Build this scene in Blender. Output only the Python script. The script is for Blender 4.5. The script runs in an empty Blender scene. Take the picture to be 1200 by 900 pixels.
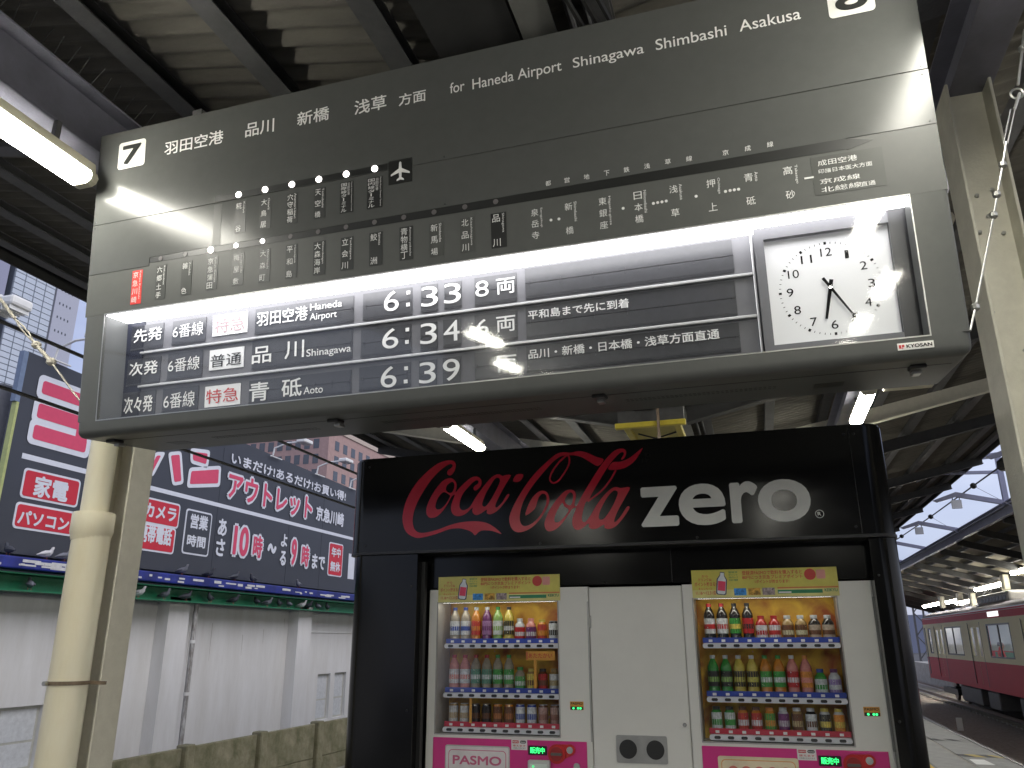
import bpy, bmesh, math, random
from mathutils import Vector, Matrix
R = math.radians
scn = bpy.context.scene
col = scn.collection
random.seed(7)

# ---------------------------------------------------------------- camera
cam = bpy.data.cameras.new('camera'); cam_o = bpy.data.objects.new('camera', cam); col.objects.link(cam_o)
cam.sensor_width = 36; cam.lens = 27.89; cam.clip_start = .05; cam.clip_end = 2000
CR = ((0.95729, 0.09178, 0.27418), (0.28912, -0.29464, -0.91082), (-0.00281, 0.95119, -0.30859))
m3 = Matrix(CR)
cam_o.matrix_world = Matrix.Translation((0, 0, 1.53)) @ m3.to_quaternion().to_matrix().to_4x4()
scn.camera = cam_o

# ---------------------------------------------------------------- sky and sun: an overcast early morning
SUN_EL, SUN_AZ = R(42), R(105)
w = bpy.data.worlds.new('World'); scn.world = w; w.use_nodes = True
nt = w.node_tree; nt.nodes.clear()
sky = nt.nodes.new('ShaderNodeTexSky'); sky.sky_type = 'NISHITA'; sky.sun_disc = False
sky.sun_elevation = SUN_EL; sky.sun_rotation = SUN_AZ; sky.air_density = 1.0; sky.dust_density = 1.5; sky.ozone_density = 3
bg1 = nt.nodes.new('ShaderNodeBackground'); bg1.inputs[1].default_value = .05
nt.links.new(sky.outputs[0], bg1.inputs[0])
tc = nt.nodes.new('ShaderNodeTexCoord'); nz = nt.nodes.new('ShaderNodeTexNoise'); nz.inputs['Scale'].default_value = 2.2; nz.inputs['Detail'].default_value = 5
mp = nt.nodes.new('ShaderNodeMapping'); mp.inputs['Scale'].default_value = (1, 1, 3)
nt.links.new(tc.outputs['Generated'], mp.inputs[0]); nt.links.new(mp.outputs[0], nz.inputs[0])
rp = nt.nodes.new('ShaderNodeValToRGB'); rp.color_ramp.elements[0].position = .35; rp.color_ramp.elements[1].position = .7
rp.color_ramp.elements[0].color = (.33, .36, .54, 1); rp.color_ramp.elements[1].color = (.68, .69, .82, 1)
nt.links.new(nz.outputs[0], rp.inputs[0])
bg2 = nt.nodes.new('ShaderNodeBackground'); bg2.inputs[1].default_value = 1.0
nt.links.new(rp.outputs[0], bg2.inputs[0])
add = nt.nodes.new('ShaderNodeAddShader'); wo = nt.nodes.new('ShaderNodeOutputWorld')
nt.links.new(bg1.outputs[0], add.inputs[0]); nt.links.new(bg2.outputs[0], add.inputs[1]); nt.links.new(add.outputs[0], wo.inputs[0])
sl = bpy.data.lights.new('sun', 'SUN'); sl.energy = 1.5; sl.angle = R(50); sl.color = (1, .95, .88)
so = bpy.data.objects.new('sun', sl); col.objects.link(so)
sd = Vector((math.sin(SUN_AZ) * math.cos(SUN_EL), math.cos(SUN_AZ) * math.cos(SUN_EL), math.sin(SUN_EL)))
so.rotation_euler = sd.to_track_quat('Z', 'Y').to_euler()
scn.view_settings.view_transform = 'Standard'; scn.view_settings.look = 'None'
scn.view_settings.exposure = 0; scn.view_settings.gamma = 1; scn.view_settings.use_curve_mapping = False
LAMP = 72.0      # strength of the lit fluorescent diffusers

# ---------------------------------------------------------------- materials
MATS = {}
def mat(name, c, rough=.6, metal=0, var=.12, scale=8, bump=0, bscale=60, coat=0, emit=0, spec=.5, c2=None, stretch=None, alpha=None, sheen=0, rvar=0):
    if name in MATS: return MATS[name]
    m = bpy.data.materials.new(name); m.use_nodes = True; n = m.node_tree; b = n.nodes['Principled BSDF']
    b.inputs['Roughness'].default_value = rough; b.inputs['Metallic'].default_value = metal
    b.inputs['Specular IOR Level'].default_value = spec
    if coat: b.inputs['Coat Weight'].default_value = coat; b.inputs['Coat Roughness'].default_value = .06
    t = n.nodes.new('ShaderNodeTexCoord'); mpn = n.nodes.new('ShaderNodeMapping'); n.links.new(t.outputs['Object'], mpn.inputs[0])
    if stretch: mpn.inputs['Scale'].default_value = stretch
    no = n.nodes.new('ShaderNodeTexNoise'); no.inputs['Scale'].default_value = scale; no.inputs['Detail'].default_value = 6; no.inputs['Roughness'].default_value = .65
    n.links.new(mpn.outputs[0], no.inputs[0])
    r = n.nodes.new('ShaderNodeValToRGB'); r.color_ramp.elements[0].position = .3; r.color_ramp.elements[1].position = .7
    k = tuple(c) + (1,)
    if c2: r.color_ramp.elements[0].color = tuple(c2) + (1,); r.color_ramp.elements[1].color = k
    else:
        r.color_ramp.elements[0].color = tuple(x * (1 - var) for x in c) + (1,); r.color_ramp.elements[1].color = tuple(min(1, x * (1 + var)) for x in c) + (1,)
    n.links.new(no.outputs[0], r.inputs[0]); n.links.new(r.outputs[0], b.inputs['Base Color'])
    if rvar:
        mr = n.nodes.new('ShaderNodeMapRange'); mr.inputs[3].default_value = rough - rvar; mr.inputs[4].default_value = rough + rvar
        n.links.new(no.outputs[0], mr.inputs[0]); n.links.new(mr.outputs[0], b.inputs['Roughness'])
    if emit:
        n.links.new(r.outputs[0], b.inputs['Emission Color']); b.inputs['Emission Strength'].default_value = emit
    if bump:
        n2 = n.nodes.new('ShaderNodeTexNoise'); n2.inputs['Scale'].default_value = bscale; n2.inputs['Detail'].default_value = 4
        n.links.new(mpn.outputs[0], n2.inputs[0])
        bp = n.nodes.new('ShaderNodeBump'); bp.inputs['Strength'].default_value = bump; bp.inputs['Distance'].default_value = .01
        n.links.new(n2.outputs[0], bp.inputs['Height']); n.links.new(bp.outputs[0], b.inputs['Normal'])
    MATS[name] = m; return m
def glass_mat(name, tint=(.96, .97, .98), fac=None):
    if name in MATS: return MATS[name]
    m = bpy.data.materials.new(name); m.use_nodes = True; n = m.node_tree; n.nodes.clear()
    tr = n.nodes.new('ShaderNodeBsdfTransparent'); tr.inputs[0].default_value = tuple(tint) + (1,)
    gl = n.nodes.new('ShaderNodeBsdfGlossy'); gl.inputs['Roughness'].default_value = .05
    lw = n.nodes.new('ShaderNodeLayerWeight'); lw.inputs[0].default_value = .5
    pw = n.nodes.new('ShaderNodeMath'); pw.operation = 'POWER'; pw.inputs[1].default_value = 5
    fr = n.nodes.new('ShaderNodeMath'); fr.operation = 'MULTIPLY_ADD'; fr.inputs[1].default_value = .92; fr.inputs[2].default_value = .055
    n.links.new(lw.outputs['Facing'], pw.inputs[0]); n.links.new(pw.outputs[0], fr.inputs[0])
    mx = n.nodes.new('ShaderNodeMixShader'); o = n.nodes.new('ShaderNodeOutputMaterial')
    n.links.new(fr.outputs[0], mx.inputs[0]); n.links.new(tr.outputs[0], mx.inputs[1]); n.links.new(gl.outputs[0], mx.inputs[2]); n.links.new(mx.outputs[0], o.inputs[0])
    MATS[name] = m; return m
def patch_mat(name, cols, scale, rough=.5, kind='noise', emit=0):
    m = bpy.data.materials.new(name); m.use_nodes = True; n = m.node_tree; b = n.nodes['Principled BSDF']; b.inputs['Roughness'].default_value = rough
    t = n.nodes.new('ShaderNodeTexCoord'); no = n.nodes.new('ShaderNodeTexNoise'); no.inputs['Scale'].default_value = scale; no.inputs['Detail'].default_value = 3; no.inputs['Distortion'].default_value = .8
    n.links.new(t.outputs['Object'], no.inputs[0]); r = n.nodes.new('ShaderNodeValToRGB'); e = r.color_ramp.elements
    for i, c in enumerate(cols):
        p = .3 + .4 * i / (len(cols) - 1)
        q = e[0] if i == 0 else (e[1] if i == len(cols) - 1 else e.new(p))
        q.position = p; q.color = tuple(c) + (1,)
    n.links.new(no.outputs[0], r.inputs[0]); n.links.new(r.outputs[0], b.inputs['Base Color'])
    MATS[name] = m; return m

M_board = mat('board_enamel', (.098, .101, .095), .40, 0, .05, 12, .02, 500, spec=.3, rvar=.012)
M_board2 = mat('board_panel_enamel', (.090, .093, .089), .215, 0, .04, 12, 0, 400, spec=.26, rvar=.01)
M_white = mat('white_print', (.78, .78, .76), .5, var=.03)
M_black = mat('black_print', (.012, .012, .012), .85, spec=.1, var=.05)
M_redp = mat('red_print', (.55, .03, .03), .45, var=.05)
M_dark = mat('dark_sticker', (.03, .032, .03), .35, var=.1)
M_greyst = mat('grey_sticker', (.085, .088, .082), .3, spec=.25, var=.05)
M_blackline = mat('black_line_tape', (.014, .015, .014), .35, var=.1)
M_ledon = mat('lit_indicator', (1, .93, .9), .3, emit=6, var=.01)
M_ledoff = mat('unlit_indicator', (.13, .12, .12), .3, var=.1)
M_cellgrey = mat('display_panel_grey', (.14, .14, .15), .38, 0, .05, 20)
M_flap = mat('flap_black', (.052, .053, .058), .28, 0, .12, 30, spec=.6)
M_flapw = mat('flap_white', (.82, .82, .82), .4, var=.02)
M_rail = mat('pale_rail', (.6, .6, .6), .3, .3, .03)
M_tubein = mat('board_tube_diffuser', (1, .98, 1), .4, emit=9, var=.005)
M_tubein2 = mat('board_lower_diffuser', (1, .98, 1), .4, emit=9, var=.005)
M_clock = mat('clock_face_white', (.72, .72, .72), .5, emit=.12, var=.01)
M_hand = mat('matt_black_hand', (.012, .012, .012), .9, spec=.05, var=.02)
M_tube = mat('lit_fluorescent_diffuser', (1, .97, .86), .4, emit=LAMP, var=.005)
M_cream = mat('cream_paint', (.62, .59, .46), .45, 0, .10, 6, .1, 90, c2=(.5, .47, .36))
M_pipe = mat('cream_pipe_paint', (.80, .77, .62), .38, 0, .15, 3, .12, 60, c2=(.72, .64, .44), stretch=(1, 1, .25))
M_col = mat('beige_steel_paint', (.66, .63, .52), .5, .0, .15, 14, .2, 90, c2=(.58, .55, .45))
M_colr = mat('pale_steel_paint', (.62, .60, .50), .5, 0, .2, 7, .25, 80, c2=(.5, .48, .40))
M_steel = mat('dark_roof_steel', (.075, .075, .078), .55, 0, .25, 5, .15, 60)
M_girder = mat('blue_grey_girder', (.14, .14, .175), .5, 0, .2, 4, .2, 60)
M_black_steel = mat('black_roof_steel', (.03, .03, .03), .6, 0, .25, 5)
M_sheet = mat('roof_slate', (.135, .125, .105), .85, 0, .3, 3, .3, 50, c2=(.085, .08, .07), stretch=(.6, 3, 1))
M_vblack = mat('gloss_black_panel', (.006, .006, .006), .15, 0, .2, 5, spec=.26, rvar=.05)
M_cola = mat('cola_red_vinyl', (.55, .010, .035), .3, var=.05)
M_zero = mat('silver_grey_vinyl', (.72, .72, .67), .55, spec=.2, var=.04)
M_cab = mat('vending_white', (.70, .69, .635), .3, 0, .03, 4, spec=.5, coat=.2)
M_pink = mat('vending_magenta', (.62, .03, .22), .3, var=.05, coat=.3)
M_glass = glass_mat('clear_glass')
M_autumn = patch_mat('autumn_backdrop', [(.35, .07, .005), (.8, .26, .01), (.9, .48, .01), (.7, .18, .01), (.85, .55, .04)], 7)
M_chrome = mat('bright_metal', (.7, .7, .7), .2, 1, .05)
M_galv = mat('galvanised_metal', (.42, .42, .40), .35, .9, .1)
M_blk = mat('black_plastic', (.02, .02, .02), .4, var=.1)

# ---------------------------------------------------------------- mesh helpers
class MB:
    def __init__(s): s.v = []; s.f = []
    def add(s, vs, fs):
        o = len(s.v); s.v += [tuple(p) for p in vs]; s.f += [tuple(i + o for i in f) for f in fs]; return s
    def box(s, x0, x1, y0, y1, z0, z1):
        if x0 > x1: x0, x1 = x1, x0
        if y0 > y1: y0, y1 = y1, y0
        if z0 > z1: z0, z1 = z1, z0
        return s.add([(x0,y0,z0),(x1,y0,z0),(x1,y1,z0),(x0,y1,z0),(x0,y0,z1),(x1,y0,z1),(x1,y1,z1),(x0,y1,z1)],
                     [(0,3,2,1),(4,5,6,7),(0,1,5,4),(1,2,6,5),(2,3,7,6),(3,0,4,7)])
    def pane(s, x0, x1, y0, y1, z): return s.add([(x0, y0, z), (x1, y0, z), (x1, y1, z), (x0, y1, z)], [(0, 1, 2, 3)])
    def bev(s, x0, x1, y0, y1, z0, z1, b=.01, seg=2, edges=None):
        bm = bmesh.new(); bmesh.ops.create_cube(bm, size=1)
        for v in bm.verts: v.co = Vector((x0 + (v.co.x + .5) * (x1 - x0), y0 + (v.co.y + .5) * (y1 - y0), z0 + (v.co.z + .5) * (z1 - z0)))
        es = [e for e in bm.edges if edges is None or edges((e.verts[0].co + e.verts[1].co) / 2)]
        bmesh.ops.bevel(bm, geom=es, offset=b, segments=seg, affect='EDGES', profile=.5)
        bm.verts.index_update(); s.add([v.co[:] for v in bm.verts], [[v.index for v in f.verts] for f in bm.faces]); bm.free(); return s
    def prism(s, loop, z0, z1, cap=True):
        n = len(loop); vs = [(x, y, z0) for x, y in loop] + [(x, y, z1) for x, y in loop]
        fs = [(i, (i + 1) % n, n + (i + 1) % n, n + i) for i in range(n)]
        if cap: fs += [tuple(range(n - 1, -1, -1)), tuple(range(n, 2 * n))]
        return s.add(vs, fs)
    def extr(s, loop, axis, a, b):      # prism with its loop in the plane square to the axis
        n = len(loop)
        def P(p, t): return (t, p[0], p[1]) if axis == 'x' else ((p[0], t, p[1]) if axis == 'y' else (p[0], p[1], t))
        return s.add([P(p, a) for p in loop] + [P(p, b) for p in loop], [(i, (i + 1) % n, n + (i + 1) % n, n + i) for i in range(n)] + [tuple(range(n - 1, -1, -1)), tuple(range(n, 2 * n))])
    def tube(s, pts, r, n=8, caps=True):
        pts = [Vector(p) for p in pts]; rs = r if isinstance(r, (list, tuple)) else [r] * len(pts); o = len(s.v); ref = None
        for i, p in enumerate(pts):
            t = (pts[min(i + 1, len(pts) - 1)] - pts[max(i - 1, 0)]).normalized()
            if ref is None: ref = Vector((0, 0, 1)) if abs(t.z) < .9 else Vector((1, 0, 0))
            a = t.cross(ref).normalized(); b = a.cross(t).normalized(); ref = b
            for k in range(n):
                g = 2 * math.pi * k / n; s.v.append(tuple(p + (a * math.cos(g) + b * math.sin(g)) * rs[i]))
        for i in range(len(pts) - 1):
            for k in range(n): s.f.append((o + i * n + k, o + i * n + (k + 1) % n, o + (i + 1) * n + (k + 1) % n, o + (i + 1) * n + k))
        if caps: s.f.append(tuple(o + k for k in range(n))); s.f.append(tuple(o + (len(pts) - 1) * n + k for k in reversed(range(n))))
        return s
    def lathe(s, prof, c=(0, 0, 0), n=12, axis='y'):
        o = len(s.v)
        for r, h in prof:
            for k in range(n):
                g = 2 * math.pi * k / n; a, b = r * math.cos(g), r * math.sin(g)
                p = (a, h, b) if axis == 'y' else ((a, b, h) if axis == 'z' else (h, a, b))
                s.v.append((c[0] + p[0], c[1] + p[1], c[2] + p[2]))
        m = len(prof)
        for i in range(m - 1):
            for k in range(n): s.f.append((o + i * n + k, o + i * n + (k + 1) % n, o + (i + 1) * n + (k + 1) % n, o + (i + 1) * n + k))
        s.f.append(tuple(o + k for k in range(n))); s.f.append(tuple(o + (m - 1) * n + k for k in range(n))); return s
    def disc(s, x, y, r, z0, z1, n=20):
        return s.prism([(x + r * math.cos(2 * math.pi * k / n), y + r * math.sin(2 * math.pi * k / n)) for k in range(n)], z0, z1)
    def rrect(s, x0, x1, y0, y1, r, z0, z1, n=4):
        L = []
        for cx, cy, a0 in ((x1 - r, y0 + r, -90), (x1 - r, y1 - r, 0), (x0 + r, y1 - r, 90), (x0 + r, y0 + r, 180)):
            for k in range(n + 1): g = R(a0 + 90 * k / n); L.append((cx + r * math.cos(g), cy + r * math.sin(g)))
        return s.prism(L, z0, z1)
    def ribbon(s, pts, wd, z):
        n = len(pts); wl = wd if isinstance(wd, list) else [wd] * n; o = len(s.v)
        for i, p in enumerate(pts):
            a = Vector(pts[max(i - 1, 0)]); b = Vector(pts[min(i + 1, n - 1)]); t = (b - a).normalized(); q = Vector((-t.y, t.x)) * wl[i] / 2
            s.v += [(p[0] + q.x, p[1] + q.y, z), (p[0] - q.x, p[1] - q.y, z)]
        s.f += [(o + 2 * i, o + 2 * i + 1, o + 2 * i + 3, o + 2 * i + 2) for i in range(n - 1)]; return s
    def mesh(s, name, m, smooth=False):
        me = bpy.data.meshes.new(name); me.from_pydata(s.v, [], s.f)
        bm = bmesh.new(); bm.from_mesh(me); bmesh.ops.recalc_face_normals(bm, faces=bm.faces); bm.to_mesh(me); bm.free()
        if m: me.materials.append(m)
        if smooth:
            me.polygons.foreach_set('use_smooth', [True] * len(me.polygons)); me.set_sharp_from_angle(angle=R(40))
        return me
    def build(s, name, m, parent=None, smooth=False, **kw): return obj(name, s.mesh(name, m, smooth), parent, **kw)

def obj(name, data, parent=None, label=None, cat=None, group=None, kind=None, loc=None, rot=None):
    o = bpy.data.objects.new(name, data); col.objects.link(o)
    if parent: o.parent = parent
    if loc is not None: o.location = loc
    if rot is not None: o.rotation_euler = rot
    return tag(o, label, cat, group, kind)
def tag(o, label=None, cat=None, group=None, kind=None):
    if label: o['label'] = label
    if cat: o['category'] = cat
    if group: o['group'] = group
    if kind: o['kind'] = kind
    return o
def thing(name, label, cat, loc=(0, 0, 0), right=(1, 0, 0), up=(0, 1, 0), group=None):
    o = bpy.data.objects.new(name, None); col.objects.link(o); o.empty_display_size = .1
    r = Vector(right).normalized(); u = Vector(up).normalized(); f = r.cross(u).normalized(); u = f.cross(r)
    o.matrix_world = Matrix.Translation(loc) @ Matrix((r, u, f)).transposed().to_4x4()
    return tag(o, label, cat, group)
def copy_tree(o, parent=None):
    c = o.copy(); col.objects.link(c)
    if parent: c.parent = parent
    for ch in list(o.children): copy_tree(ch, c)
    return c

TXT = {}
def text_geo(s, bold=0, space=1):
    k = (s, bold, space)
    if k in TXT: return TXT[k]
    cu = bpy.data.curves.new('lettering', 'FONT'); cu.body = s; cu.resolution_u = 2 if ord(s[0]) > 255 else 6; cu.offset = bold; cu.space_character = space
    ob = bpy.data.objects.new('lettering', cu); me = bpy.data.meshes.new_from_object(ob)
    vs = [tuple(v.co) for v in me.vertices]; fs = [tuple(p.vertices) for p in me.polygons]
    bpy.data.objects.remove(ob); bpy.data.curves.remove(cu); bpy.data.meshes.remove(me)
    xs = [v[0] for v in vs]; ys = [v[1] for v in vs]
    TXT[k] = (vs, fs, min(xs), max(xs), min(ys), max(ys)); return TXT[k]
CAP = text_geo('H')[5]
def text_into(mb, s, x0, y0, x1, y1, w, bold=0, cap=None, rot=False, space=1):
    """fit the glyphs into x0..x1, y0..y1; with cap, y0 is the baseline and cap the capital height"""
    vs, fs, a, b, c, d = text_geo(s, bold, space)
    if rot:      # reads downwards
        sx = (y1 - y0) / (b - a); sy = (x1 - x0) / (d - c) if cap is None else cap / CAP
        out = [(x0 + (v[1] - c) * sy, y1 - (v[0] - a) * sx, w) for v in vs]
    else:
        sx = (x1 - x0) / (b - a)
        if cap is None: sy = (y1 - y0) / (d - c); out = [(x0 + (v[0] - a) * sx, y0 + (v[1] - c) * sy, w) for v in vs]
        else: sy = cap / CAP; out = [(x0 + (v[0] - a) * sx, y0 + v[1] * sy, w) for v in vs]
    mb.add(out, fs); return mb
def text(parent, s, x0, y0, x1, y1, w, m, bold=0, cap=None, rot=False, space=1, name='lettering', dw=.00012):
    """bold thickens the strokes by overlaying shifted copies, each a hair prouder than the last"""
    mb = MB()
    if bold <= 0: text_into(mb, s, x0, y0, x1, y1, w, 0, cap, rot, space)
    else:
        vs_, fs_, a_, b_, c_, d_ = text_geo(s, 0, space)
        q = bold * (cap / CAP if cap else (y1 - y0) / (d_ - c_)); N = 4 if bold < .018 else (12 if bold < .03 else 8)
        for k in range(N):
            g = 2 * math.pi * (k + .5) / N; dx, dy = q * math.cos(g), q * math.sin(g)
            if N == 4: dx *= 1.3; dy *= 1.3
            text_into(mb, s, x0 + q + dx, y0 + (q if not cap else 0) + dy, x1 - q + dx, y1 - q + dy, w + k * dw, 0, cap, rot, space)
        if bold > .06:
            for k in range(8):
                g = 2 * math.pi * k / 8; dx, dy = q * .5 * math.cos(g), q * .5 * math.sin(g)
                text_into(mb, s, x0 + q + dx, y0 + q + dy, x1 - q + dx, y1 - q + dy, w + (k + 8) * dw, 0, cap, rot, space)
    me = bpy.data.meshes.new(name); me.from_pydata(mb.v, [], mb.f); me.materials.append(m)
    return obj(name, me, parent)
def filled(name, loops, w, m, parent, bevel=0):
    """outline with holes, filled flat"""
    cu = bpy.data.curves.new(name, 'CURVE'); cu.dimensions = '2D'; cu.fill_mode = 'FRONT'
    for L in loops:
        n = len(L); P = []
        for i in range(n):      # Catmull-Rom through the outline
            p0, p1, p2, p3 = (Vector(L[(i + k) % n]) for k in (-1, 0, 1, 2))
            for t in (0, .33, .66):
                P.append(.5 * ((2 * p1) + (p2 - p0) * t + (2 * p0 - 5 * p1 + 4 * p2 - p3) * t * t + (3 * p1 - p0 - 3 * p2 + p3) * t ** 3))
        sp = cu.splines.new('POLY'); sp.points.add(len(P) - 1); sp.use_cyclic_u = True
        for i, p in enumerate(P): sp.points[i].co = (p[0], p[1], 0, 1)
    ob = bpy.data.objects.new(name, cu); me = bpy.data.meshes.new_from_object(ob); me.name = name
    bpy.data.objects.remove(ob); bpy.data.curves.remove(cu)
    for v in me.vertices: v.co.z = w
    me.materials.clear(); me.materials.append(m)
    return obj(name, me, parent)

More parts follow.
